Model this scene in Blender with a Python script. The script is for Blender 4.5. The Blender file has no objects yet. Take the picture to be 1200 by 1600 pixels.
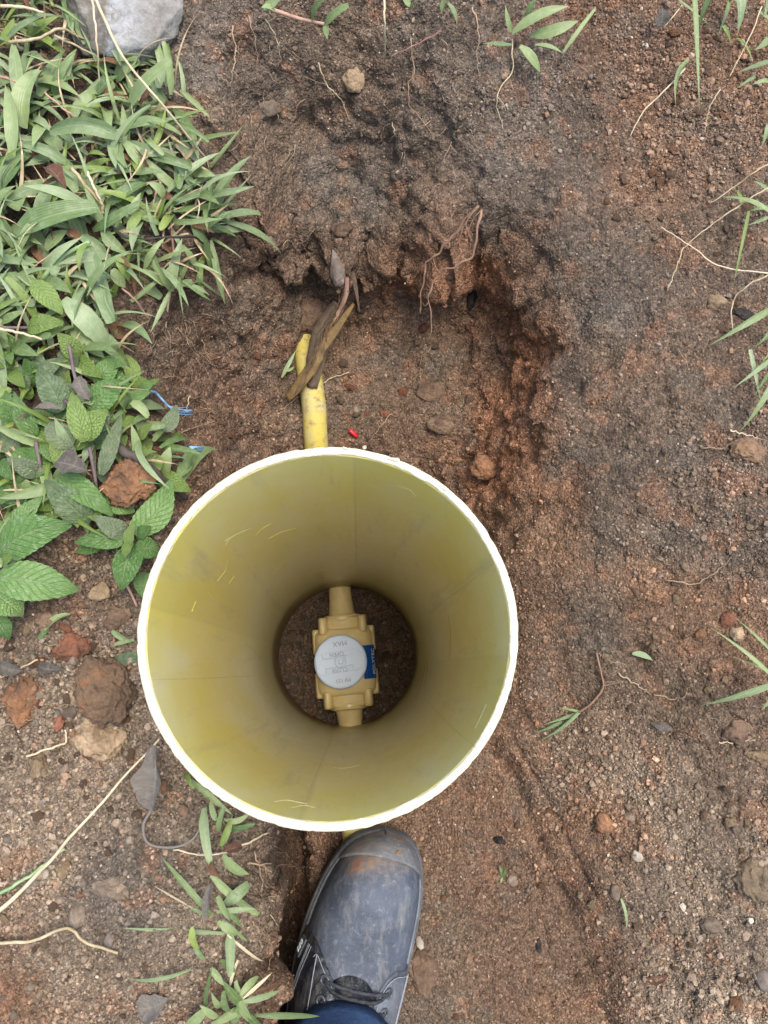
import bpy, math, random
import numpy as np
from mathutils import Vector, Matrix
from mathutils.bvhtree import BVHTree

random.seed(7)
rng = np.random.default_rng(7)
scene = bpy.context.scene
C = scene.collection

# ------------------------------------------------------------------ camera
# a phone held just above the open tube, tilted about 12 degrees forward from straight down
CAM = np.array([0.01228668, -0.01734033, 0.94368894])
AX = np.array([0.99940505, 0.00693371, 0.03378563])      # world x in (right, down, forward)
AY = np.array([0.0, -0.97958371, 0.20103669])            # world y
AZ = np.array([0.03448978, -0.20091709, -0.97900091])    # world z
FPX = 1200.0
cam_d = bpy.data.cameras.new('camera')
cam = bpy.data.objects.new('camera', cam_d)
C.objects.link(cam)
Rw = np.stack([AX, AY, AZ])                               # world <- (right, down, forward)
m = Matrix.Identity(4)
for i in range(3):
    m[i][0] = Rw[i][0]; m[i][1] = -Rw[i][1]; m[i][2] = -Rw[i][2]; m[i][3] = CAM[i]
cam.matrix_world = m
cam_d.sensor_fit = 'VERTICAL'
cam_d.sensor_height = 32.0
cam_d.lens = 32.0 * FPX / 1600.0
cam_d.clip_start = 0.01
cam_d.clip_end = 200.0
scene.camera = cam

# ------------------------------------------------------------------ light: bright overcast
SUN_EL, SUN_AZ = 77.5, 76.0     # azimuth clockwise from +Y
world = bpy.data.worlds.new('World')
scene.world = world
world.use_nodes = True
wn = world.node_tree
bg = wn.nodes['Background']
sky = wn.nodes.new('ShaderNodeTexSky')
sky.sky_type = 'NISHITA'
sky.sun_disc = False
sky.sun_elevation = math.radians(SUN_EL)
sky.sun_rotation = math.radians(SUN_AZ)
sky.air_density = 1.0
sky.dust_density = 4.0
sky.ozone_density = 1.0
wn.links.new(sky.outputs[0], bg.inputs[0])
bg.inputs[1].default_value = 0.15
sun_d = bpy.data.lights.new('sun', 'SUN')
sun_d.energy = 1.3
sun_d.angle = math.radians(28)
sun_d.color = (1.0, 0.95, 0.87)
sun = bpy.data.objects.new('sun', sun_d)
C.objects.link(sun)
e, a = math.radians(SUN_EL), math.radians(SUN_AZ)
sdir = Vector((math.sin(a) * math.cos(e), math.cos(a) * math.cos(e), math.sin(e)))
sun.rotation_euler = sdir.to_track_quat('Z', 'Y').to_euler()
sun.location = sdir * 5
vs = scene.view_settings
vs.view_transform = 'Standard'
vs.look = 'None'
vs.gamma = 1.0
vs.use_curve_mapping = False
vs.exposure = 1.52
scene.render.engine = 'CYCLES'
scene.cycles.max_bounces = 12
scene.cycles.diffuse_bounces = 9


def ray(px, py):
    c = np.array([(px - 600) / FPX, (py - 800) / FPX, 1.0])
    d = Rw @ c
    return d / np.linalg.norm(d)


def W(px, py, z):
    """the world point at height z that the photograph shows at this pixel"""
    d = ray(px, py)
    t = (z - CAM[2]) / d[2]
    return CAM + d * t


def lin(r, g, b):
    def f(c):
        c = c / 255.0
        return c / 12.92 if c <= 0.04045 else ((c + 0.055) / 1.055) ** 2.4
    return np.array([f(r), f(g), f(b)])


def L4(r, g, b, k=0.8):
    return tuple(lin(r, g, b) * k) + (1.0,)


# ------------------------------------------------------------------ numpy noise
def _h(ix, iy, iz, s):
    with np.errstate(over='ignore'):
        n = (ix.astype(np.uint32) * np.uint32(374761393) + iy.astype(np.uint32) * np.uint32(668265263)
             + iz.astype(np.uint32) * np.uint32(2147483647 - 94371) + np.uint32((s * 974634777 + 12345) & 0xffffffff))
        n = (n ^ (n >> np.uint32(13))) * np.uint32(1274126177)
        n = (n ^ (n >> np.uint32(16))) * np.uint32(2246822519)
        n = n ^ (n >> np.uint32(15))
    return n.astype(np.float64) / 4294967295.0


def noise3(P, seed=0):
    """value noise in -1..1"""
    F = np.floor(P).astype(np.int64)
    f = P - F
    u = f * f * f * (f * (f * 6 - 15) + 10)
    r = 0
    for dx in (0, 1):
        wx = u[:, 0] if dx else 1 - u[:, 0]
        for dy in (0, 1):
            wy = u[:, 1] if dy else 1 - u[:, 1]
            for dz in (0, 1):
                wz = u[:, 2] if dz else 1 - u[:, 2]
                r = r + wx * wy * wz * _h(F[:, 0] + dx, F[:, 1] + dy, F[:, 2] + dz, seed)
    return r * 2 - 1


def fbm(P, octv=4, seed=0, gain=0.5):
    r = 0; a = 1.0; t = 0
    Q = np.array(P, float)
    for i in range(octv):
        r = r + a * noise3(Q + 17.3 * i, seed + i * 7)
        t += a; a *= gain; Q = Q * 2.03
    return r / t


def worley3(P, seed=0):
    F = np.floor(P).astype(np.int64)
    best = np.full(len(P), 9.0)
    cid = np.zeros(len(P))
    for dx in (-1, 0, 1):
        for dy in (-1, 0, 1):
            for dz in (-1, 0, 1):
                a, b, c = F[:, 0] + dx, F[:, 1] + dy, F[:, 2] + dz
                qx = a + _h(a, b, c, seed + 1); qy = b + _h(a, b, c, seed + 2); qz = c + _h(a, b, c, seed + 3)
                d = (qx - P[:, 0]) ** 2 + (qy - P[:, 1]) ** 2 + (qz - P[:, 2]) ** 2
                mk = d < best
                best = np.where(mk, d, best)
                cid = np.where(mk, _h(a, b, c, seed + 4), cid)
    return np.sqrt(best), cid


def sstep(a, b, x):
    t = np.clip((x - a) / (b - a), 0, 1)
    return t * t * (3 - 2 * t)


# ------------------------------------------------------------------ materials
class NT:
    def __init__(self, name):
        self.m = bpy.data.materials.new(name)
        self.m.use_nodes = True
        self.t = self.m.node_tree
        self.b = self.t.nodes['Principled BSDF']
        self.out = self.t.nodes['Material Output']

    def n(self, typ, **kw):
        nd = self.t.nodes.new(typ)
        for k, v in kw.items():
            setattr(nd, k, v)
        return nd

    def l(self, a, b):
        self.t.links.new(a, b)

    def tex(self, typ, scale, coord, **inp):
        nd = self.n(typ)
        nd.inputs['Scale'].default_value = scale
        for k, v in inp.items():
            nd.inputs[k].default_value = v
        self.l(coord, nd.inputs['Vector'])
        return nd

    def obj(self):
        return self.n('ShaderNodeTexCoord').outputs['Object']

    def uv(self):
        return self.n('ShaderNodeTexCoord').outputs['UV']

    def ramp(self, fac, stops):
        r = self.n('ShaderNodeValToRGB')
        el = r.color_ramp.elements
        while len(el) > 1:
            el.remove(el[-1])
        el[0].position = stops[0][0]; el[0].color = stops[0][1]
        for p, c in stops[1:]:
            x = el.new(p); x.color = c
        self.l(fac, r.inputs[0])
        return r.outputs[0]

    def mix(self, fac, a, b, blend='MIX'):
        x = self.n('ShaderNodeMix', data_type='RGBA', blend_type=blend)
        for v, i in ((fac, 0), (a, 6), (b, 7)):
            if isinstance(v, (int, float)):
                x.inputs[i].default_value = v
            elif isinstance(v, tuple):
                x.inputs[i].default_value = v
            else:
                self.l(v, x.inputs[i])
        return x.outputs[2]

    def math(self, op, a, b=0.0, c=None):
        x = self.n('ShaderNodeMath', operation=op)
        for v, i in ((a, 0), (b, 1), (c, 2)):
            if v is None:
                continue
            if isinstance(v, (int, float)):
                x.inputs[i].default_value = v
            else:
                self.l(v, x.inputs[i])
        return x.outputs[0]

    def bump(self, h, strength=0.5, dist=0.002, prev=None):
        x = self.n('ShaderNodeBump')
        x.inputs['Strength'].default_value = strength
        x.inputs['Distance'].default_value = dist
        self.l(h, x.inputs['Height'])
        if prev is not None:
            self.l(prev, x.inputs['Normal'])
        return x.outputs[0]

    def base(self, c):
        if isinstance(c, tuple):
            self.b.inputs['Base Color'].default_value = c
        else:
            self.l(c, self.b.inputs['Base Color'])

    def set(self, rough=0.8, spec=0.3):
        self.b.inputs['Roughness'].default_value = rough
        self.b.inputs['Specular IOR Level'].default_value = spec

    def normal(self, n):
        self.l(n, self.b.inputs['Normal'])


def G(v):
    return (v, v, v, 1.0)


def mat_soil():
    k = NT('soil')
    o = k.obj()
    at = k.n('ShaderNodeAttribute', attribute_name='Col')
    v = k.tex('ShaderNodeTexVoronoi', 420.0, o)
    v2 = k.tex('ShaderNodeTexVoronoi', 900.0, o)
    nz = k.tex('ShaderNodeTexNoise', 160.0, o, Detail=6.0, Roughness=0.7)
    sep = k.n('ShaderNodeSeparateColor'); k.l(v.outputs['Color'], sep.inputs[0])
    sep2 = k.n('ShaderNodeSeparateColor'); k.l(v2.outputs['Color'], sep2.inputs[0])
    g1 = k.ramp(sep.outputs[0], [(0.0, G(0.5)), (0.5, G(0.95)), (0.85, G(1.2)), (1.0, G(1.75))])
    g2 = k.ramp(sep2.outputs[1], [(0.0, G(0.7)), (0.6, G(1.0)), (0.93, G(1.2)), (1.0, G(1.9))])
    c = k.mix(0.8, at.outputs['Color'], g1, 'MULTIPLY')
    c = k.mix(0.8, c, g2, 'MULTIPLY')
    n3 = k.ramp(nz.outputs[0], [(0.25, G(0.7)), (0.5, G(1.0)), (0.75, G(1.3))])
    c = k.mix(0.7, c, n3, 'MULTIPLY')
    k.base(c)
    k.set(0.92, 0.18)
    h = k.math('MULTIPLY', v.outputs['Distance'], -1.0)
    b = k.bump(nz.outputs[0], 0.85, 0.005)
    b = k.bump(h, 0.9, 0.0026, b)
    h2 = k.math('MULTIPLY', v2.outputs['Distance'], -1.0)
    b = k.bump(h2, 0.6, 0.001, b)
    k.normal(b)
    return k.m


def mat_crumb():
    k = NT('soil_crumb')
    o = k.obj()
    at = k.n('ShaderNodeAttribute', attribute_name='Col')
    nz = k.tex('ShaderNodeTexNoise', 700.0, o, Detail=3.0)
    c = k.mix(0.6, at.outputs['Color'], k.ramp(nz.outputs[0], [(0.3, G(0.6)), (0.7, G(1.35))]), 'MULTIPLY')
    k.base(c); k.set(0.92, 0.18)
    k.normal(k.bump(nz.outputs[0], 0.6, 0.001))
    return k.m


def mat_clod(name, c1, c2, c3=None, scale=60.0, rough=0.93, bump=0.9, bscale=320.0, k_=0.7):
    """earthy lump: two or three colours mottled, gritty relief, a shade of its own for each lump"""
    k = NT(name)
    o = k.obj()
    inf = k.n('ShaderNodeObjectInfo')
    add = k.n('ShaderNodeVectorMath', operation='ADD')
    k.l(o, add.inputs[0])
    cm = k.n('ShaderNodeCombineXYZ')
    k.l(k.math('MULTIPLY', inf.outputs['Random'], 9.0), cm.inputs[0])
    k.l(cm.outputs[0], add.inputs[1])
    p = add.outputs[0]
    n1 = k.tex('ShaderNodeTexNoise', scale, p, Detail=5.0, Roughness=0.65)
    stops = [(0.36, L4(*c1, k_)), (0.6, L4(*c2, k_))]
    if c3:
        stops.append((0.72, L4(*c3, k_)))
    c = k.ramp(n1.outputs[0], stops)
    v = k.tex('ShaderNodeTexVoronoi', bscale, p)
    n2 = k.tex('ShaderNodeTexNoise', bscale * 0.6, p, Detail=5.0, Roughness=0.7)
    c = k.mix(0.8, c, k.ramp(n2.outputs[0], [(0.25, G(0.6)), (0.5, G(1.0)), (0.75, G(1.35))]), 'MULTIPLY')
    rv = k.math('MULTIPLY_ADD', inf.outputs['Random'], 0.5, 0.75)
    cc = k.n('ShaderNodeCombineColor')
    for i in range(3):
        k.l(rv, cc.inputs[i])
    c = k.mix(1.0, c, cc.outputs[0], 'MULTIPLY')
    k.base(c); k.set(rough, 0.2)
    b = k.bump(n2.outputs[0], bump, 0.003)
    b = k.bump(k.math('MULTIPLY', v.outputs['Distance'], -1.0), bump * 0.7, 0.0015, b)
    k.normal(b)
    return k.m


def mat_leaf(name, lo, hi, kind='grass', dusty=0.25, rough=0.42, k_=0.62, spots=None):
    k = NT(name)
    inf = k.n('ShaderNodeObjectInfo')
    at = k.n('ShaderNodeAttribute', attribute_name='rnd')
    rnd = k.math('FRACT', k.math('ADD', inf.outputs['Random'], at.outputs['Fac']))
    uv = k.uv()
    sx = k.n('ShaderNodeSeparateXYZ'); k.l(uv, sx.inputs[0])
    u, v = sx.outputs[0], sx.outputs[1]
    au = k.math('ABSOLUTE', k.math('MULTIPLY_ADD', u, 2.0, -1.0))       # 0 midrib .. 1 edge
    o = k.obj()
    off = k.n('ShaderNodeCombineXYZ'); k.l(k.math('MULTIPLY', rnd, 13.0), off.inputs[0])
    add = k.n('ShaderNodeVectorMath', operation='ADD'); k.l(uv, add.inputs[0]); k.l(off.outputs[0], add.inputs[1])
    mp = k.n('ShaderNodeMapping'); k.l(add.outputs[0], mp.inputs[0])
    mp.inputs['Scale'].default_value = (1.0, 3.0, 1.0)
    n1 = k.tex('ShaderNodeTexNoise', 3.0, mp.outputs[0], Detail=5.0, Roughness=0.6)
    c = k.mix(rnd, L4(*lo, k_), L4(*hi, k_))
    c = k.mix(0.6, c, k.ramp(n1.outputs[0], [(0.25, G(0.68)), (0.5, G(1.0)), (0.8, G(1.3))]), 'MULTIPLY')
    mid = k.ramp(au, [(0.0, G(1.0)), (0.09, G(0.0))])
    if kind == 'grass':
        wv = k.math('SINE', k.math('MULTIPLY', u, 70.0))
        h = k.math('MULTIPLY_ADD', wv, 0.5, 0.5)
        c = k.mix(k.math('MULTIPLY', h, 0.13), c, L4(190, 205, 160, k_))
        c = k.mix(k.math('MULTIPLY', mid, 0.3), c, L4(190, 208, 165, k_))
        bm = k.bump(h, 0.25, 0.0006)
        bm = k.bump(n1.outputs[0], 0.2, 0.002, bm)
    elif kind == 'mint':
        ph = k.math('MULTIPLY_ADD', au, -2.6, k.math('MULTIPLY', v, 9.0))
        tri = k.math('ABSOLUTE', k.math('MULTIPLY_ADD', k.math('FRACT', ph), 2.0, -1.0))   # 1 on a side vein
        vein = k.ramp(tri, [(0.72, G(0.0)), (0.97, G(1.0))])
        quilt = k.tex('ShaderNodeTexVoronoi', 17.0, uv)
        hb = k.math('SUBTRACT', k.math('MULTIPLY_ADD', quilt.outputs['Distance'], -0.6, 0.6), k.math('MULTIPLY', vein, 0.6))
        hb = k.math('SUBTRACT', hb, k.math('MULTIPLY', mid, 0.7))
        c = k.mix(k.math('MULTIPLY', vein, 0.28), c, L4(165, 195, 130, k_))
        c = k.mix(k.math('MULTIPLY', mid, 0.45), c, L4(185, 205, 150, k_))
        bm = k.bump(hb, 0.7, 0.0022)
    else:
        wv = k.tex('ShaderNodeTexNoise', 10.0, mp.outputs[0], Detail=6.0)
        bm = k.bump(wv.outputs[0], 0.7, 0.003)
        c = k.mix(k.math('MULTIPLY', mid, 0.35), c, L4(200, 190, 170, k_))
    # dust and dried blotches lying on the leaf
    n2 = k.tex('ShaderNodeTexNoise', 55.0, o, Detail=5.0, Roughness=0.7)
    d = k.ramp(n1.outputs[0], [(0.5, G(0.0)), (0.75, G(dusty))])
    c = k.mix(d, c, L4(176, 184, 160, k_))
    if spots:
        s = k.ramp(n2.outputs[0], [(0.6, G(0.0)), (0.68, G(0.8))])
        c = k.mix(s, c, L4(*spots, k_))
    # tips gone dry
    tipn = k.math('MULTIPLY_ADD', n1.outputs[0], 0.35, k.math('MULTIPLY', rnd, 0.12))
    tip = k.ramp(k.math('ADD', v, tipn), [(1.17, G(0.0)), (1.27, G(0.7))]) if kind == 'grass' else None
    if tip is not None:
        c = k.mix(tip, c, L4(165, 140, 100, k_))
    k.base(c)
    k.set(rough, 0.5)
    k.normal(bm)
    tr = k.n('ShaderNodeBsdfTranslucent')
    k.l(c, tr.inputs[0])
    ms = k.n('ShaderNodeMixShader'); ms.inputs[0].default_value = 0.28
    k.l(k.b.outputs[0], ms.inputs[1]); k.l(tr.outputs[0], ms.inputs[2])
    k.l(ms.outputs[0], k.out.inputs[0])
    return k.m


def mat_fibre(name, c1, c2, rough=0.75, scale=90.0, k_=0.8):
    """stems, straw, roots: streaky two-tone"""
    k = NT(name)
    o = k.obj()
    inf = k.n('ShaderNodeObjectInfo')
    n1 = k.tex('ShaderNodeTexNoise', scale, o, Detail=5.0, Roughness=0.7)
    f = k.math('MULTIPLY_ADD', inf.outputs['Random'], 0.3, k.math('SUBTRACT', n1.outputs[0], 0.15))
    c = k.ramp(f, [(0.3, L4(*c1, k_)), (0.65, L4(*c2, k_))])
    k.base(c); k.set(rough, 0.3)
    k.normal(k.bump(n1.outputs[0], 0.5, 0.001))
    return k.m


M = {}
M['soil'] = mat_soil()
M['crumb'] = mat_crumb()
M['grass'] = mat_leaf('grass_blade', (94, 126, 60), (164, 184, 120), 'grass', 0.42)
M['grass_pale'] = mat_leaf('grass_blade_pale', (120, 146, 92), (166, 186, 136), 'grass', 0.4)
M['grass_lime'] = mat_leaf('grass_blade_lime', (112, 142, 46), (150, 172, 76), 'grass', 0.15)
M['mint'] = mat_leaf('mint_leaf', (92, 136, 60), (136, 174, 98), 'mint', 0.35, 0.5)
M['mint_lime'] = mat_leaf('mint_leaf_lime', (126, 158, 66), (152, 178, 94), 'mint', 0.25, 0.5, spots=(150, 140, 110))
M['mint_dusty'] = mat_leaf('mint_leaf_dusty', (104, 128, 84), (136, 152, 116), 'mint', 0.6, 0.65, spots=(150, 145, 132))
M['leaf_grey'] = mat_leaf('withered_leaf', (110, 102, 94), (150, 142, 132), 'dry', 0.4, 0.8)
M['leaf_brown'] = mat_leaf('dead_leaf', (120, 80, 62), (165, 122, 84), 'dry', 0.2, 0.8)
M['straw'] = mat_fibre('straw', (150, 132, 100), (200, 186, 154))
M['stem_green'] = mat_fibre('green_stem', (120, 150, 100), (168, 186, 140))
M['stem_red'] = mat_fibre('red_stem', (128, 88, 78), (170, 140, 120))
M['stem_purple'] = mat_fibre('purple_stem', (74, 58, 66), (112, 98, 100))
M['root_pale'] = mat_fibre('root_pale', (118, 96, 76), (168, 146, 120))
M['root_brown'] = mat_fibre('root_brown', (98, 74, 58), (142, 112, 90))
M['twig'] = mat_fibre('black_twig', (34, 30, 28), (78, 70, 64), scale=200.0)
M['clod_brown'] = mat_clod('clod_brown', (92, 74, 60), (128, 106, 86))
M['clod_orange'] = mat_clod('clod_orange', (104, 80, 62), (146, 106, 76), (160, 128, 98))
M['clod_tan'] = mat_clod('clod_tan', (122, 102, 80), (166, 144, 114), (186, 170, 140))
M['clod_red'] = mat_clod('clod_red', (104, 76, 60), (138, 92, 70))
M['clod_tanorange'] = mat_clod('clod_tanorange', (108, 90, 74), (136, 110, 86), (160, 108, 74), scale=42.0)
M['stone_grey'] = mat_clod('stone_grey', (98, 84, 70), (132, 118, 102), scale=80.0, rough=0.85, bump=0.5)
M['stone_olive'] = mat_clod('stone_olive', (92, 80, 64), (124, 108, 88), scale=50.0, rough=0.9, bump=0.8)
M['stone_blue'] = mat_clod('stone_blue', (94, 84, 76), (124, 114, 104), scale=80.0, rough=0.8, bump=0.3)
M['stone_white'] = mat_clod('stone_white', (132, 120, 104), (172, 162, 146), rough=0.8, bump=0.3)
M['charcoal'] = mat_clod('charcoal', (24, 21, 20), (62, 56, 52), scale=200.0, rough=0.9, bump=0.8)
M['moss'] = mat_clod('moss', (50, 66, 34), (86, 104, 54), scale=200.0, bump=1.0)


# ------------------------------------------------------------------ object helpers
def mesh_from(name, V, F, mats, smooth=True, uv=None):
    me = bpy.data.meshes.new(name)
    me.from_pydata([tuple(v) for v in V], [], [tuple(f) for f in F])
    if not isinstance(mats, (list, tuple)):
        mats = [mats]
    for q in mats:
        me.materials.append(q)
    if smooth:
        me.polygons.foreach_set('use_smooth', [True] * len(me.polygons))
    if uv is not None:
        ul = me.uv_layers.new(name='UVMap')
        li = np.zeros(len(me.loops), dtype=np.int32)
        me.loops.foreach_get('vertex_index', li)
        ul.data.foreach_set('uv', np.asarray(uv, np.float32)[li].ravel())
    me.update()
    return me


def big_mesh(name, V, tris, mat, col=None, rnd=None, smooth=True, n=3, uv=None):
    me = bpy.data.meshes.new(name)
    V = np.asarray(V, np.float32); tris = np.asarray(tris, np.int32)
    me.vertices.add(len(V)); me.vertices.foreach_set('co', V.ravel())
    me.loops.add(tris.size); me.loops.foreach_set('vertex_index', tris.ravel())
    me.polygons.add(len(tris))
    me.polygons.foreach_set('loop_start', np.arange(0, tris.size, n, dtype=np.int32))
    me.polygons.foreach_set('loop_total', np.full(len(tris), n, dtype=np.int32))
    me.polygons.foreach_set('use_smooth', np.full(len(tris), smooth))
    if col is not None:
        ca = me.color_attributes.new('Col', 'FLOAT_COLOR', 'POINT')
        cc = np.ones((len(V), 4), np.float32); cc[:, :3] = col
        ca.data.foreach_set('color', cc.ravel())
    if rnd is not None:
        ra = me.attributes.new('rnd', 'FLOAT', 'POINT')
        ra.data.foreach_set('value', np.asarray(rnd, np.float32))
    if uv is not None:
        ul = me.uv_layers.new(name='UVMap')
        ul.data.foreach_set('uv', np.asarray(uv, np.float32)[tris.ravel()].ravel())
    me.materials.append(mat)
    me.update(calc_edges=True)
    return me


def link(name, me, parent=None, loc=None):
    o = bpy.data.objects.new(name, me)
    C.objects.link(o)
    if parent is not None:
        o.parent = parent
    if loc is not None:
        o.location = loc
    return o


def tag(o, label=None, cat=None, group=None, kind=None):
    if label: o['label'] = label
    if cat: o['category'] = cat
    if group: o['group'] = group
    if kind: o['kind'] = kind
    return o


def empty(name, loc, label=None, cat=None, group=None):
    o = bpy.data.objects.new(name, None)
    o.empty_display_size = 0.01
    C.objects.link(o)
    o.location = tuple(loc)
    return tag(o, label, cat, group)


def rel(o, parent):
    """parent an object built in world coordinates to an unrotated Empty or mesh"""
    base = np.array(parent.location)
    p = parent
    while p.parent is not None:
        p = p.parent
        base = base + np.array(p.location)
    o.parent = parent
    o.location = Vector(o.location) - Vector(base)
    return o


def spline(pts, n):
    """Catmull-Rom through the points"""
    P = np.asarray(pts, float)
    if len(P) == 2:
        return np.array([P[0] + (P[1] - P[0]) * t for t in np.linspace(0, 1, n)])
    Q = np.vstack([2 * P[0] - P[1], P, 2 * P[-1] - P[-2]])
    ts = np.linspace(0, len(P) - 1 - 1e-9, n)
    out = []
    for t in ts:
        i = int(t); f = t - i
        a, b, c, d = Q[i], Q[i + 1], Q[i + 2], Q[i + 3]
        out.append(0.5 * ((2 * b) + (c - a) * f + (2 * a - 5 * b + 4 * c - d) * f * f + (3 * b - a - 3 * c + d) * f ** 3))
    return np.array(out)


def tube_geo(P, R, sides=6, flat=1.0, cap=True):
    P = np.asarray(P, float); n = len(P)
    R = np.broadcast_to(np.asarray(R, float), (n,))
    T = np.gradient(P, axis=0)
    T /= np.linalg.norm(T, axis=1)[:, None] + 1e-12
    up = np.array([0, 0, 1.0])
    if abs(T[0] @ up) > 0.9:
        up = np.array([1.0, 0, 0])
    V, F = [], []
    x = np.cross(T[0], up); x /= np.linalg.norm(x)
    for i in range(n):
        x = x - (x @ T[i]) * T[i]; x /= np.linalg.norm(x) + 1e-12
        y = np.cross(x, T[i])
        for s in range(sides):
            a = 2 * math.pi * s / sides
            V.append(P[i] + R[i] * (math.cos(a) * x + flat * math.sin(a) * y))
    for i in range(n - 1):
        for s in range(sides):
            s2 = (s + 1) % sides
            F.append((i * sides + s, i * sides + s2, (i + 1) * sides + s2, (i + 1) * sides + s))
    if cap:
        F.append(tuple(range(sides))[::-1]); F.append(tuple((n - 1) * sides + s for s in range(sides)))
    return V, F


def lathe_geo(prof, seg=64, axis='z'):
    """closed profile of (r, z) turned round z"""
    V, F = [], []
    n = len(prof)
    for i in range(seg):
        a = 2 * math.pi * i / seg
        for r, z in prof:
            V.append((r * math.cos(a), r * math.sin(a), z) if axis == 'z' else (r * math.cos(a), z, r * math.sin(a)))
    for i in range(seg):
        j = (i + 1) % seg
        for k in range(n - 1):
            q = (i * n + k, j * n + k, j * n + k + 1, i * n + k + 1)
            F.append(q if axis == 'z' else q[::-1])
    return V, F


def ico(level):
    t = (1 + 5 ** 0.5) / 2
    V = np.array([(-1, t, 0), (1, t, 0), (-1, -t, 0), (1, -t, 0), (0, -1, t), (0, 1, t), (0, -1, -t), (0, 1, -t), (t, 0, -1), (t, 0, 1), (-t, 0, -1), (-t, 0, 1)], float)
    F = [(0, 11, 5), (0, 5, 1), (0, 1, 7), (0, 7, 10), (0, 10, 11), (1, 5, 9), (5, 11, 4), (11, 10, 2), (10, 7, 6), (7, 1, 8), (3, 9, 4), (3, 4, 2), (3, 2, 6), (3, 6, 8), (3, 8, 9), (4, 9, 5), (2, 4, 11), (6, 2, 10), (8, 6, 7), (9, 8, 1)]
    V = [v / np.linalg.norm(v) for v in V]
    for _ in range(level):
        cache, F2 = {}, []

        def mid(a, b):
            key = (min(a, b), max(a, b))
            if key not in cache:
                q = V[a] + V[b]
                V.append(q / np.linalg.norm(q)); cache[key] = len(V) - 1
            return cache[key]
        for a, b, c in F:
            ab, bc, ca = mid(a, b), mid(b, c), mid(c, a)
            F2 += [(a, ab, ca), (b, bc, ab), (c, ca, bc), (ab, bc, ca)]
        F = F2
    return np.array(V), F


ICO = {i: ico(i) for i in range(5)}


def rock_geo(level, seed, rough=0.3, angular=0.5, flat=0.75):
    V, F = ICO[level]
    r = np.random.default_rng(seed)
    P = V.copy()
    for _ in range(9):                                    # broken faces
        nrm = r.normal(size=3); nrm /= np.linalg.norm(nrm)
        d = r.uniform(0.62, 0.95)
        ex = np.maximum(P @ nrm - d, 0)
        P = P - angular * ex[:, None] * nrm
    nz = fbm(V * 1.6 + seed * 3.1, 3, seed) * rough + fbm(V * 6 + seed, 2, seed + 5) * rough * 0.35
    nz = nz + fbm(V * 15 + seed, 2, seed + 9) * rough * 0.16 * (level > 2)
    P = P * (1 + nz)[:, None]
    P[:, 2] *= flat
    return P, F
# ------------------------------------------------------------------ the ground: bank, pit, trench
TUBE_R, TUBE_RI, RIM_Z, SOIL_IN = 0.084, 0.0805, 0.60, 0.012
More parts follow.
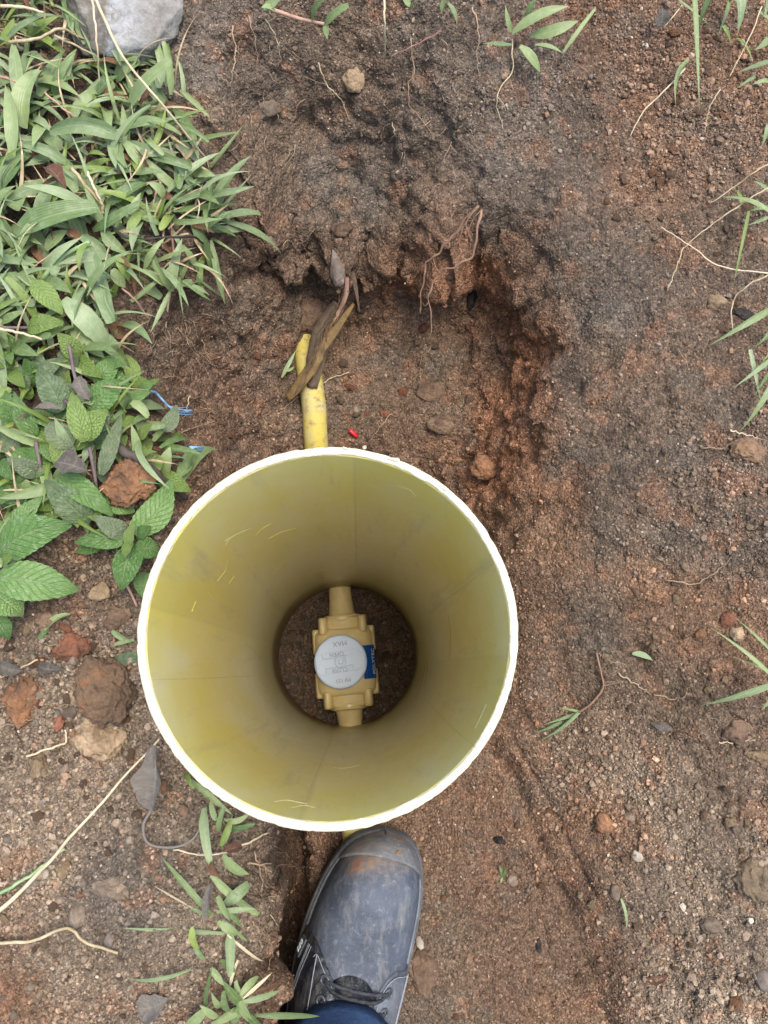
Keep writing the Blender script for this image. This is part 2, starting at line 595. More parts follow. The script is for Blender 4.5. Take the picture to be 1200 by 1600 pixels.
# spot heights (pixel of the spot, height in metres above the tube's foot)
CP = [
    # grassy bank on the left
    (-200, -200, .42), (-150, 300, .41), (-150, 700, .40), (-150, 1000, .39), (60, 60, .415), (150, 150, .41), (100, 400, .41), (80, 620, .405),
    (200, 300, .41), (290, 230, .405), (330, 300, .395), (280, 400, .395), (220, 480, .395), (190, 560, .395), (228, 640, .39), (280, 705, .385),
    (200, 800, .39), (100, 880, .385), (0, 1000, .38), (205, 950, .38), (100, 1200, .375), (0, 1400, .372), (0, 1700, .37), (200, 1300, .375),
    (300, 1330, .372), (380, 1300, .368), (420, 1285, .362), (407, 1400, .362), (403, 1500, .36), (401, 1600, .36), (398, 1800, .36), (300, 1600, .37), (120, 1500, .372),
    (-200, 1500, .375),
    # trench where the boot stands
    (470, 1250, .225), (466, 1330, .23), (456, 1420, .233), (452, 1500, .234), (450, 1600, .235), (448, 1850, .235), (560, 1400, .234), (600, 1500, .235), (560, 1650, .236),
    (700, 1350, .238), (750, 1500, .242), (690, 1250, .232), (700, 1800, .242), (850, 1650, .248), (820, 1500, .247), (640, 1230, .222), (560, 1250, .215),
    # step along the trench, then the spoil slope to the right
    (765, 1215, .243), (828, 1350, .247), (888, 1500, .25), (925, 1600, .25), (1000, 1800, .252),
    (800, 1165, .272), (868, 1295, .275), (925, 1420, .275), (975, 1550, .277), (1060, 1800, .28),
    (900, 1180, .29), (1050, 1400, .30), (1150, 1550, .305), (1000, 1100, .315), (1100, 1200, .33), (1250, 1320, .335), (900, 1000, .315), (825, 1000, .29),
    (1000, 900, .35), (1100, 1000, .36), (1150, 1060, .368), (1280, 1000, .385), (1100, 800, .385), (1000, 700, .388), (900, 800, .33), (845, 790, .305),
    (860, 660, .324), (866, 560, .331), (866, 470, .336), (845, 400, .35), (950, 550, .375), (1000, 300, .408), (1100, 500, .415), (1300, 500, .43),
    (1300, 100, .45), (1000, 0, .44), (1150, -150, .46), (1300, -300, .47), (1250, 1700, .30),
    (800, 200, .40), (775, 335, .378), (900, 100, .42), (700, -50, .44), (600, 0, .425), (500, -150, .45), (400, 40, .425), (280, 60, .42), (330, 160, .41),
    (500, 110, .39), (600, 160, .385), (700, 160, .40), (480, 190, .365), (600, 230, .36), (700, 260, .372), (400, 210, .385), (430, 270, .352), (520, 280, .338), (620, 300, .345), (700, 320, .362),
    (440, 318, .335), (500, 338, .325), (560, 358, .315), (620, 372, .32), (680, 362, .345),
    # foot of the far face and the pit floor
    (455, 420, .235), (510, 440, .21), (570, 470, .195), (630, 490, .185), (690, 480, .19), (745, 470, .205),
    (390, 380, .335), (370, 450, .30), (340, 520, .30), (410, 520, .245), (450, 500, .205), (330, 600, .30), (390, 600, .24), (310, 670, .32), (360, 690, .235), (430, 620, .17), (420, 700, .16),
    (500, 560, .142), (470, 640, .128), (520, 690, .118), (560, 600, .138), (620, 650, .135), (690, 610, .15), (680, 540, .165), (620, 540, .155), (700, 700, .15), (620, 720, .125), (740, 740, .19),
    (600, 800, .11), (520, 800, .10), (690, 850, .18), (400, 800, .20), (690, 1000, .22), (380, 1000, .33), (420, 1150, .30),
    (790, 500, .258), (805, 560, .258), (785, 620, .245), (770, 670, .24), (762, 560, .232), (795, 700, .282), (780, 800, .27), (805, 860, .30), (810, 760, .31),
    (828, 610, .288), (830, 500, .292),
]
def settle(c):
    x, y, z = c
    if x > 755 and z > 0.33:
        z = 0.33 + (z - 0.33) * 0.55                      # the right-hand ground is only a low slope
    if y < 760 and 330 < x < 760 and z < 0.26:
        z = z + (0.26 - z) * 0.52
    if 395 <= x <= 720 and 180 <= y <= 380 and z > 0.3:
        z -= 0.018
    return x, y, z


CP = [settle(c) for c in CP]
cw = np.array([W(*c) for c in CP])


def rbf_fit(xy, z):
    n = len(xy)
    d = np.linalg.norm(xy[:, None] - xy[None], axis=2)
    A = np.zeros((n + 3, n + 3))
    A[:n, :n] = d - np.eye(n) * 0.002
    A[:n, n] = 1; A[:n, n + 1:] = xy
    A[n:, :n] = A[:n, n:].T
    s = np.linalg.solve(A, np.concatenate([z, np.zeros(3)]))
    return xy, s


RB = rbf_fit(cw[:, :2], cw[:, 2])


def rbf_eval(q):
    xy, s = RB
    out = np.zeros(len(q))
    for i in range(0, len(q), 40000):
        p = q[i:i + 40000]
        d = np.linalg.norm(p[:, None] - xy[None], axis=2)
        out[i:i + 40000] = d @ s[:len(xy)] + s[len(xy)] + p @ s[len(xy) + 1:]
    return out


X0, X1, Y0, Y1 = -0.40, 0.42, -0.46, 0.62
STEP = 0.00118


def axis(a, b):
    core = np.arange(a, b, STEP)
    g = 0.003 * (1.28 ** np.arange(30))
    o = np.cumsum(g)
    return np.concatenate([(a - o)[::-1], core, core[-1] + o])


xs, ys = axis(X0, X1), axis(Y0, Y1)
nx, ny = len(xs), len(ys)
# coarse evaluation and bilinear lift
cxs, cys = np.linspace(X0, X1, 210), np.linspace(Y0, Y1, 270)
cg = rbf_eval(np.stack(np.meshgrid(cxs, cys, indexing='ij'), -1).reshape(-1, 2)).reshape(210, 270)
for _ in range(2):
    pg = np.pad(cg, 1, mode='edge')
    cg = (pg[:-2, 1:-1] + pg[2:, 1:-1] + pg[1:-1, :-2] + pg[1:-1, 2:] + 2 * pg[1:-1, 1:-1]) / 6


def bil(x, y):
    fx = np.clip((x - X0) / (X1 - X0) * 209, 0, 208.999); fy = np.clip((y - Y0) / (Y1 - Y0) * 269, 0, 268.999)
    i, j = fx.astype(int), fy.astype(int); u, v = fx - i, fy - j
    return (cg[i, j] * (1 - u) * (1 - v) + cg[i + 1, j] * u * (1 - v) + cg[i, j + 1] * (1 - u) * v + cg[i + 1, j + 1] * u * v)


GX, GY = np.meshgrid(xs, ys, indexing='ij')
GX = GX.ravel(); GY = GY.ravel()
dout = np.maximum(np.maximum(X0 - GX, GX - X1), np.maximum(np.maximum(Y0 - GY, GY - Y1), 0))
Q2 = np.stack([GX, GY, 0 * GX], 1)
# let the break lines wander
wx = fbm(Q2 * 38, 3, 21) * 0.008; wy = fbm(Q2 * 38 + 5, 3, 22) * 0.008
near = sstep(0.0, 0.03, np.abs(np.hypot(GX, GY) - 0.082))
GZ = bil(GX + wx * near, GY + wy * near)
GZ = np.clip(GZ, 0.08, 0.50)
# the spade-cut edge of the trench beside the boot
ew = np.array([W(*p) for p in ((425, 1270, .362), (415, 1300, .362), (408, 1350, .362), (406, 1420, .362), (402, 1500, .36), (400, 1600, .36), (396, 1900, .36))])
o_ = np.argsort(ew[:, 1])
xe = np.interp(GY, ew[o_, 1], ew[o_, 0]) + 0.0035 * noise3(Q2 * 45, 81) + 0.0018 * noise3(Q2 * 160, 82)
cut = sstep(0.0035, -0.0035, GX - xe)
GZc = 0.236 + (np.maximum(GZ, 0.355) - 0.236) * cut
zone = sstep(-0.105, -0.135, GY) * sstep(0.05, 0.03, np.abs(GX - xe))
GZ = GZ + (GZc - GZ) * zone
GZ = GZ - 0.055 * np.exp(-((GX - xe - 0.012) / 0.010) ** 2) * zone      # added slot, shaped so the gap beside the boot falls dark
GZ = GZ + (0.41 - GZ) * sstep(0.05, 0.8, dout)


def seg_dist(P, poly):
    best = np.full(len(P), 9.0)
    for a, b in zip(poly[:-1], poly[1:]):
        ab = b - a
        t = np.clip(((P - a) @ ab) / (ab @ ab), 0, 1)
        best = np.minimum(best, np.linalg.norm(P - a - t[:, None] * ab, axis=1))
    return best


# shallow scrape lines along the trench
wob2 = np.stack([fbm(Q2 * 30, 3, 85), fbm(Q2 * 30 + 7, 3, 86)], 1) * 0.004
for poly, dep, wd in (([(775, 1180, .26), (800, 1215, .262), (835, 1290, .262), (870, 1370, .263), (905, 1450, .263), (930, 1530, .264), (965, 1620, .264)], .010, .0045),
                      ([(800, 1160, .27), (850, 1240, .27), (880, 1300, .27), (940, 1420, .27)], .005, .003),
                      ([(840, 1400, .25), (858, 1480, .25), (866, 1600, .25)], .004, .003),
                      ([(935, 955, .32), (975, 970, .32), (1000, 1010, .32), (1010, 1060, .315)], .009, .006),
                      ([(1150, 1060, .345), (1190, 1090, .345), (1230, 1100, .345)], .009, .006),
                      ([(855, 470, .365), (880, 510, .365), (905, 560, .36), (925, 600, .36)], .006, .004),
                      ([(1000, 520, .37), (1040, 590, .37), (1050, 640, .37)], .005, .005),
                      ([(1040, 1480, .29), (1050, 1530, .29), (1080, 1560, .29)], .008, .005)):
    pw_ = np.array([W(*p)[:2] for p in poly])
    d_ = seg_dist(Q2[:, :2] + wob2, pw_)
    GZ = GZ - dep * np.exp(-(d_ / wd) ** 2) * (0.6 + 0.6 * noise3(Q2 * 50, 88))


def seg_dist(P, poly):
    best = np.full(len(P), 9.0)
    for a, b in zip(poly[:-1], poly[1:]):
        ab = b - a
        t = np.clip(((P - a) @ ab) / (ab @ ab), 0, 1)
        best = np.minimum(best, np.linalg.norm(P - a - t[:, None] * ab, axis=1))
    return best


# overhangs: the lip is pushed out over the foot
OV = [([(405, 300, .34), (470, 330, .33), (560, 356, .315), (640, 372, .32), (720, 345, .36)], (0.05, -1.0), 0.036, .24, .29),
      ([(800, 375, .35), (850, 440, .335), (866, 540, .322), (850, 650, .315)], (-0.9, -0.35), 0.013, .26, .32),
      ([(425, 1280, .36), (407, 1400, .36), (403, 1500, .36), (401, 1650, .36)], (1.0, 0.0), 0.017, .26, .35)]
DX = np.zeros_like(GX); DY = np.zeros_like(GX)
for poly, dr, A, z0, z1 in OV:
    pw = np.array([W(*p)[:2] for p in poly])
    d = seg_dist(Q2[:, :2], pw)
    s = A * np.exp(-(d / 0.028) ** 2) * sstep(z0, z1, GZ) * (1 + 0.9 * fbm(Q2 * 60, 3, 77))
    DX += s * dr[0]; DY += s * dr[1]
P = np.stack([GX + DX, GY + DY, GZ], 1)


def grid_normals(P):
    g = P.reshape(nx, ny, 3)
    du = np.gradient(g, axis=0); dv = np.gradient(g, axis=1)
    n = np.cross(du, dv)
    n /= np.linalg.norm(n, axis=2)[:, :, None] + 1e-12
    return n.reshape(-1, 3)


N = grid_normals(P)
steep = 1 - np.clip(N[:, 2], 0, 1)
rr = np.hypot(GX, GY)
# how rough each stretch is (pixel, roughness in mm, clod size weight)
RG = [(100, 400, 5, .6), (250, 560, 7, .8), (100, 1050, 6, 1.), (100, 1300, 3.2, .8), (300, 1450, 3, .6), (430, 1400, 4, .4), (480, 150, 6, .8), (620, 120, 6, .8), (420, 260, 5, .4),
      (520, 300, 8.5, .9), (640, 330, 8, .9), (440, 400, 10, 1.), (380, 560, 8, 1.), (560, 460, 8, 1.), (560, 600, 4, .7), (680, 600, 4.5, .8), (800, 520, 11, 1.), (780, 700, 9, .9), (700, 420, 5, .5),
      (900, 300, 5, .7), (950, 500, 3.5, .5), (1000, 700, 3.5, .6), (900, 900, 3.5, .5), (1150, 800, 6, .9), (1150, 1100, 5.5, .7), (950, 1100, 3, .5), (1000, 1300, 3.6, .8), (1150, 1500, 5, .9), (850, 1280, 2.4, .4),
      (700, 1300, 2.2, .4), (800, 1500, 2.2, .4), (880, 1550, 2.6, .4), (540, 1500, 2, .3), (1100, 100, 6, .8), (800, 100, 6, .7)]
rgw = np.array([W(a, b, float(np.interp(0, [0], [0])) + 0.3) for a, b, _, _ in RG])
for i, (a, b, _, _) in enumerate(RG):
    z = 0.3
    for _k in range(12):
        q = W(a, b, z); z = float(bil(np.array([q[0]]), np.array([q[1]]))[0]) * 0.6 + z * 0.4
    rgw[i] = W(a, b, z)
rgv = np.array([(c, d) for _, _, c, d in RG])


def idw(Pq, pts, val, power=3.0):
    out = np.zeros((len(Pq), val.shape[1]))
    for i in range(0, len(Pq), 60000):
        d = np.linalg.norm(Pq[i:i + 60000, None] - pts[None], axis=2) + 0.004
        w = d ** -power
        out[i:i + 60000] = (w @ val) / w.sum(1)[:, None]
    return out


RGH = idw(P, rgw, rgv)
amp = RGH[:, 0] * 0.001 * sstep(0.0, 0.012, np.abs(rr - 0.082)) * (1 - sstep(0.2, 0.6, dout))
amp = np.where(rr < 0.082, 0.0018, amp)
f1 = fbm(P * 26, 4, 3, 0.55)
wd0, wc0 = worley3(P * 36 + 0.25 * f1[:, None], 45)
f2 = 1 - 2 * np.abs(fbm(P * 55, 3, 31, 0.5)) * 1.6
wd, wc = worley3(P * 95, 41)
wd2, wc2 = worley3(P * 230, 43)
lump = (0.55 - wd) * (0.5 + wc)
lump2 = (0.55 - wd2) * (0.4 + 1.2 * wc2)
disp = amp * (1.1 * f1 + 0.22 * f2 + 1.3 * (0.5 - wd0) * (0.5 + wc0)) + RGH[:, 1] * np.minimum(amp, .009) * 0.95 * lump + np.clip(amp, 0.0014, 0.0045) * 0.36 * lump2
disp += np.where(rr < 0.078, 0.0045 * lump + 0.0016 * lump2, 0)
disp *= sstep(0.0006, 0.006, np.abs(rr - 0.082)) * 0.95 + 0.05
# spade-cut striations down the far and right faces
P = P + N * disp[:, None]
inside = rr < 0.0822
P[:, 2] = np.where(inside, SOIL_IN + disp * 1.0, P[:, 2])
P[:, 0] = np.where(inside, GX, P[:, 0]); P[:, 1] = np.where(inside, GY, P[:, 1])

# ---- the soil's own colours (pixel, class)
CLS = {'DG': lin(106, 90, 76), 'BR': lin(117, 95, 76), 'RB': lin(119, 90, 69), 'OR': lin(162, 106, 66), 'LB': lin(130, 110, 91), 'TN': lin(136, 116, 96), 'GY': lin(116, 102, 90), 'DK': lin(92, 76, 62), 'OB': lin(132, 98, 72)}
CC = [(100, 300, 'DK'), (80, 600, 'DK'), (230, 560, 'BR'), (300, 620, 'RB'), (120, 950, 'BR'), (60, 1050, 'LB'), (200, 1100, 'LB'), (100, 1250, 'LB'), (60, 1330, 'TN'), (200, 1400, 'GY'), (100, 1500, 'TN'), (230, 1550, 'LB'), (320, 1400, 'TN'),
      (410, 1350, 'BR'), (420, 1500, 'OB'), (40, 1560, 'OB'), (300, 100, 'GY'), (330, 200, 'BR'), (420, 100, 'DG'), (420, 260, 'BR'), (500, 150, 'BR'), (560, 90, 'BR'), (500, 280, 'GY'), (570, 310, 'GY'), (620, 250, 'DG'), (640, 330, 'BR'),
      (620, 390, 'OB'), (690, 400, 'OR'), (740, 430, 'OR'), (660, 440, 'OR'), (710, 470, 'OB'), (560, 500, 'OB'), (600, 560, 'BR'), (480, 440, 'BR'), (400, 380, 'RB'), (360, 480, 'BR'), (420, 560, 'BR'), (340, 640, 'RB'), (370, 600, 'RB'), (330, 700, 'OB'), (540, 640, 'BR'), (620, 700, 'RB'), (680, 560, 'BR'), (700, 640, 'BR'),
      (800, 500, 'OR'), (815, 580, 'OR'), (832, 530, 'OR'), (834, 600, 'OR'), (810, 640, 'OR'), (790, 680, 'OR'), (785, 760, 'OR'), (795, 620, 'OR'), (745, 400, 'OR'), (770, 560, 'RB'), (770, 720, 'OR'), (800, 800, 'OB'), (860, 850, 'OB'), (840, 480, 'BR'), (900, 400, 'DG'), (950, 480, 'GY'), (1000, 440, 'DG'), (900, 600, 'DG'), (980, 560, 'BR'), (1050, 620, 'BR'), (1000, 720, 'DG'), (1100, 700, 'DG'), (900, 720, 'DG'),
      (870, 780, 'OB'), (950, 820, 'DG'), (1050, 840, 'DG'), (1150, 860, 'DG'), (1080, 940, 'OB'), (1010, 900, 'OB'), (900, 960, 'DG'), (850, 950, 'RB'), (930, 1060, 'BR'), (830, 1080, 'RB'), (1050, 1080, 'BR'), (1150, 1000, 'OB'), (1130, 1150, 'BR'), (900, 1180, 'BR'), (1000, 1230, 'TN'), (950, 1290, 'OB'), (1080, 1350, 'TN'), (1000, 1400, 'LB'), (1150, 1450, 'TN'), (1060, 1550, 'TN'), (1170, 1580, 'TN'),
      (780, 1190, 'OB'), (850, 1300, 'OB'), (900, 1400, 'RB'), (940, 1520, 'RB'), (700, 1290, 'RB'), (760, 1400, 'RB'), (690, 1450, 'BR'), (800, 1550, 'RB'), (870, 1580, 'OB'), (720, 1580, 'BR'), (480, 1330, 'RB'), (480, 1500, 'RB'),
      (1000, 280, 'OB'), (1020, 180, 'OB'), (900, 200, 'DG'), (850, 300, 'DG'), (780, 250, 'GY'), (800, 120, 'GY'), (720, 180, 'DG'), (950, 60, 'RB'), (1100, 200, 'BR'), (1150, 350, 'BR'), (1180, 100, 'OB'), (670, 60, 'DG'), (760, 340, 'DG')]
ccw = np.zeros((len(CC), 3))
for i, (a, b, _) in enumerate(CC):
    z = 0.3
    for _k in range(14):
        q = W(a, b, z); z = float(bil(np.array([q[0]]), np.array([q[1]]))[0]) * 0.6 + z * 0.4
    ccw[i] = W(a, b, z)
ccv = np.array([CLS[c] for _, _, c in CC])
SOIL_K = 0.80
jit = np.stack([fbm(P * 30, 3, 51), fbm(P * 30 + 9, 3, 52), fbm(P * 30 + 4, 3, 53)], 1) * 0.018
COL = idw(P + jit, ccw, ccv, 3.6)
COL = np.where(inside[:, None], lin(122, 98, 80) * np.ones(3), COL)
big = fbm(P * 14, 4, 61)
COL = COL * (1 + 0.2 * big + 0.4 * (wc - 0.5) * np.clip(RGH[:, 1], 0, 1))[:, None]
och = sstep(0.22, 0.45, fbm(P * 48 + 3, 3, 71))                        # specks of orange subsoil
COL = COL + (lin(158, 104, 68) - COL) * (0.34 * och)[:, None]
ash = sstep(0.25, 0.5, fbm(P * 34 + 8, 3, 72))
COL = COL + (lin(112, 102, 92) - COL) * (0.3 * ash)[:, None]
gl = COL.mean(1)[:, None]
COL = gl + (COL - gl) * 0.76
COL = np.clip(COL * SOIL_K * np.array([0.99, 1.0, 0.94]), 0.004, 0.9)

idx = np.arange(nx * ny).reshape(nx, ny)
quads = np.stack([idx[:-1, :-1], idx[1:, :-1], idx[1:, 1:], idx[:-1, 1:]], -1).reshape(-1, 4)
ground = link('ground', big_mesh('ground', P, quads, M['soil'], COL, n=4))
tag(ground, 'dug brown and orange earth of the bank, pit and trench', None, None, 'structure')

sub = idx[::2, ::2]
sv = P[sub.ravel()]
si = np.arange(sub.size).reshape(sub.shape)
sq = np.stack([si[:-1, :-1], si[1:, :-1], si[1:, 1:], si[:-1, 1:]], -1).reshape(-1, 4)
BVH = BVHTree.FromPolygons(sv.tolist(), sq.tolist())
NF = grid_normals(P)


def hit(px, py):
    """where the photograph's pixel meets the ground"""
    d = ray(px, py)
    r = BVH.ray_cast(Vector(CAM), Vector(d))
    if r[0] is None:
        q = W(px, py, 0.38)
        return q, np.array([0, 0, 1.0])
    n = np.array(r[1])
    if n[2] < 0: n = -n
    return np.array(r[0]), n


def lift(px, py, h):
    """a point h above the ground, seen at this pixel"""
    q, _ = hit(px, py)
    return W(px, py, q[2] + h)


def col_at(q):
    i = int(np.clip(np.searchsorted(xs, q[0]), 0, nx - 1)); j = int(np.clip(np.searchsorted(ys, q[1]), 0, ny - 1))
    return COL[i * ny + j]


# ------------------------------------------------------------------ crumbs of soil: far too many to count
core = (dout == 0) & (np.abs(rr - 0.082) > 0.0045)
rc_ = P - CAM
cz = rc_ @ Rw[:, 2]
pxv = 600 + FPX * (rc_ @ Rw[:, 0]) / cz
pyv = 800 + FPX * (rc_ @ Rw[:, 1]) / cz
core &= (pxv > -60) & (pxv < 1260) & (pyv > -60) & (pyv < 1660) & (cz > 0)
cand = np.nonzero(core)[0]
CR = [(100, 1050, 1.2), (100, 1300, 1.1), (250, 1500, 1.0), (560, 600, .9), (480, 300, .7), (480, 120, .8), (900, 300, .7), (900, 400, .85), (1000, 700, .9), (900, 950, .8), (1150, 800, 1.1), (1000, 1300, 1.15), (1150, 1500, 1.2), (760, 1350, .75), (800, 1550, .75), (420, 260, .6), (1000, 200, 1.25), (800, 600, .8), (100, 400, .8)]
crw = np.array([hit(a, b)[0] for a, b, _ in CR])
sc_all = idw(P[cand], crw, np.array([[c] for _, _, c in CR]))[:, 0]


def scatter(n, level, rmin, rmax, pw, seed, octa=False):
    r = np.random.default_rng(seed)
    wgt = sc_all ** 1.5 * (0.25 + sstep(-0.25, 0.35, big[cand])) * (1 - 0.75 * sstep(0.3, 0.75, steep[cand]))
    pick = r.choice(len(cand), n, p=wgt / wgt.sum())
    ci = cand[pick]
    rad = (rmin + (rmax - rmin) * r.random(n) ** pw) * sc_all[pick]
    rad = np.where(rr[ci] < 0.078, rad * 1.3, rad)
    if octa:
        BV = np.array([(1, 0, 0), (-1, 0, 0), (0, 1, 0), (0, -1, 0), (0, 0, 1), (0, 0, -1)], float)
        BF = np.array([(0, 2, 4), (2, 1, 4), (1, 3, 4), (3, 0, 4), (2, 0, 5), (1, 2, 5), (3, 1, 5), (0, 3, 5)])
    else:
        BV, BF = ICO[level]; BF = np.array(BF)
    nb = len(BV)
    V = BV[None] * (1 + r.uniform(-0.32, 0.32, (n, nb, 1)))
    V = V * r.uniform(0.7, 1.25, (n, 1, 3))
    q = r.normal(size=(n, 4)); q /= np.linalg.norm(q, axis=1)[:, None]
    w, x, y, z = q.T
    R = np.stack([np.stack([1 - 2 * (y * y + z * z), 2 * (x * y - z * w), 2 * (x * z + y * w)], -1),
                  np.stack([2 * (x * y + z * w), 1 - 2 * (x * x + z * z), 2 * (y * z - x * w)], -1),
                  np.stack([2 * (x * z - y * w), 2 * (y * z + x * w), 1 - 2 * (x * x + y * y)], -1)], 1)
    V = np.einsum('nij,nkj->nki', R, V) * rad[:, None, None]
    V = V + (P[ci] + NF[ci] * (rad * r.uniform(0.1, 0.7, n))[:, None])[:, None]
    base = COL[ci] * np.exp(r.normal(0.08, 0.28, n))[:, None]
    t = r.random(n)
    base = np.where((t < 0.08)[:, None], base * 0.6 + lin(160, 116, 84) * SOIL_K * 0.4, base)
    base = np.where(((t > 0.10) & (t < 0.17))[:, None], base * 0.5 + lin(168, 150, 128) * SOIL_K * 0.5, base)
    base = np.where(((t > 0.17) & (t < 0.21))[:, None], base * 0.5 + lin(116, 110, 104) * SOIL_K * 0.5, base)
    base = np.where((t > 0.993)[:, None], lin(196, 186, 168) * 0.7, base)
    colr = np.repeat(np.clip(base, 0.004, 0.8), nb, 0)
    Fm = (BF[None] + (np.arange(n) * nb)[:, None, None]).reshape(-1, 3)
    return V.reshape(-1, 3), Fm, colr


va, fa, ca_ = scatter(85000, 0, 0.0004, 0.0013, 1.6, 1, True)
vb, fb, cb_ = scatter(9000, 0, 0.0011, 0.0027, 3.0, 2)
gr = link('soil_crumbs', big_mesh('soil_crumbs', np.vstack([va, vb]), np.vstack([fa, fb + len(va)]), M['crumb'], np.vstack([ca_, cb_]), smooth=False))
tag(gr, 'fine crumbs and grit of loose earth over the dug ground', 'soil', None, 'stuff')
# ------------------------------------------------------------------ yellow plastic tube standing upright in the pit
def mat_tube(name, inner=True):
    k = NT(name)
    o = k.obj()
    mp = k.n('ShaderNodeMapping'); k.l(o, mp.inputs[0]); mp.inputs['Scale'].default_value = (1, 1, 0.35)
    cloud = k.tex('ShaderNodeTexNoise', 26.0, mp.outputs[0], Detail=4.0, Roughness=0.55)
    fine = k.tex('ShaderNodeTexNoise', 120.0, mp.outputs[0], Detail=6.0, Roughness=0.7)
    c = k.ramp(cloud.outputs[0], [(0.36, L4(208, 194, 104, 0.84)), (0.55, L4(210, 198, 128, 0.84)), (0.72, L4(210, 203, 156, 0.85))])
    # broad quarters of the wall are slightly different in tone, with fine draw lines between them
    sp = k.n('ShaderNodeSeparateXYZ'); k.l(o, sp.inputs[0])
    ang = k.math('ARCTAN2', sp.outputs[1], sp.outputs[0])
    an = k.math('ADD', ang, k.math('MULTIPLY', cloud.outputs[0], 0.05))
    q = k.math('FRACT', k.math('MULTIPLY', k.math('ADD', an, 0.12), 2 / math.pi))
    tone = k.ramp(q, [(0.0, G(0.86)), (0.02, G(1.06)), (0.35, G(1.0)), (1.0, G(0.94))])
    c = k.mix(0.7, c, tone, 'MULTIPLY')
    # dry mud film, thicker towards the foot, its colour paled to brighten the depth
    dz = k.math('MULTIPLY_ADD', sp.outputs[2], -2.2, 1.08)
    film = k.math('MULTIPLY', k.math('ADD', dz, k.math('MULTIPLY_ADD', fine.outputs[0], 0.8, -0.4)), 0.62)
    film = k.ramp(film, [(0.1, G(0.0)), (0.8, G(0.72))])
    c = k.mix(film, c, L4(204, 198, 174, 0.84))
    # scratches
    mp2 = k.n('ShaderNodeMapping'); k.l(o, mp2.inputs[0]); mp2.inputs['Scale'].default_value = (34, 34, 5); mp2.inputs['Rotation'].default_value = (0.35, 0.2, 0.0)
    sc = k.tex('ShaderNodeTexVoronoi', 2.2, mp2.outputs[0]); sc.feature = 'DISTANCE_TO_EDGE'
    scr = k.math('MULTIPLY', k.ramp(sc.outputs['Distance'], [(0.0, G(1.0)), (0.012, G(0.0))]), k.ramp(fine.outputs[0], [(0.56, G(0.0)), (0.66, G(0.8))]))
    c = k.mix(scr, c, L4(232, 216, 96, 0.8))
    blot = k.tex('ShaderNodeTexNoise', 55.0, o, Detail=5.0, Roughness=0.75)
    c = k.mix(k.ramp(blot.outputs[0], [(0.66, G(0.0)), (0.76, G(0.3))]), c, L4(228, 222, 176, 0.8))
    mp3 = k.n('ShaderNodeMapping'); k.l(o, mp3.inputs[0]); mp3.inputs['Scale'].default_value = (1, 1, 0.09)
    smear = k.tex('ShaderNodeTexNoise', 75.0, mp3.outputs[0], Detail=5.0, Roughness=0.7)
    c = k.mix(k.ramp(smear.outputs[0], [(0.56, G(0.0)), (0.72, G(0.55))]), c, L4(170, 158, 128, 0.8))
    spk = k.tex('ShaderNodeTexNoise', 330.0, o, Detail=3.0, Roughness=0.6)
    c = k.mix(k.ramp(spk.outputs[0], [(0.70, G(0.0)), (0.76, G(0.6))]), c, L4(120, 96, 72, 0.8))
    k.base(c)
    k.set(0.34, 0.3)
    rg = k.math('MULTIPLY_ADD', fine.outputs[0], 0.3, 0.2)
    k.l(rg, k.b.inputs['Roughness'])
    k.normal(k.bump(cloud.outputs[0], 0.12, 0.004))
    return k.m


def mat_plain(name, rgb, rough, spec=0.4, vary=0.15, nscale=60.0, bump=0.1, k_=0.8, sss=0.0):
    k = NT(name)
    o = k.obj()
    n1 = k.tex('ShaderNodeTexNoise', nscale, o, Detail=5.0, Roughness=0.65)
    c = k.mix(1.0, L4(*rgb, k_), k.ramp(n1.outputs[0], [(0.25, G(1 - vary)), (0.75, G(1 + vary))]), 'MULTIPLY')
    k.base(c); k.set(rough, spec)
    if bump:
        k.normal(k.bump(n1.outputs[0], bump, 0.002))
    return k.m


M['tube'] = mat_tube('yellow_plastic_tube')
M['tube_cut'] = mat_plain('sawn_plastic_edge', (248, 238, 208), 0.7, 0.3, 0.16, 260.0, 0.6, 0.56)
M['valve'] = mat_plain('ochre_polyethylene', (238, 214, 152), 0.3, 0.45, 0.1, 90.0, 0.08)
M['cap'] = mat_plain('pale_grey_plastic', (190, 208, 230), 0.4, 0.45, 0.05, 200.0, 0.05, 0.97)
M['sticker'] = mat_plain('blue_sticker', (16, 84, 160), 0.4, 0.4, 0.15, 200.0, 0.0)
M['print_white'] = mat_plain('white_print', (226, 236, 242), 0.5, 0.3, 0.1, 300.0, 0.0)
tube = empty('plastic_tube', (0, 0, 0), 'wide pale yellow plastic tube standing upright in the pit', 'pipe')
SEG = 360
wallV, wallF = [], []
prof = [(0.0, TUBE_R), (0.30, TUBE_R), (0.45, TUBE_R), (0.595, TUBE_R)]


def wob(a, s, k):
    return float(fbm(np.array([[math.cos(a) * k, math.sin(a) * k, s]]), 3, 91)[0])


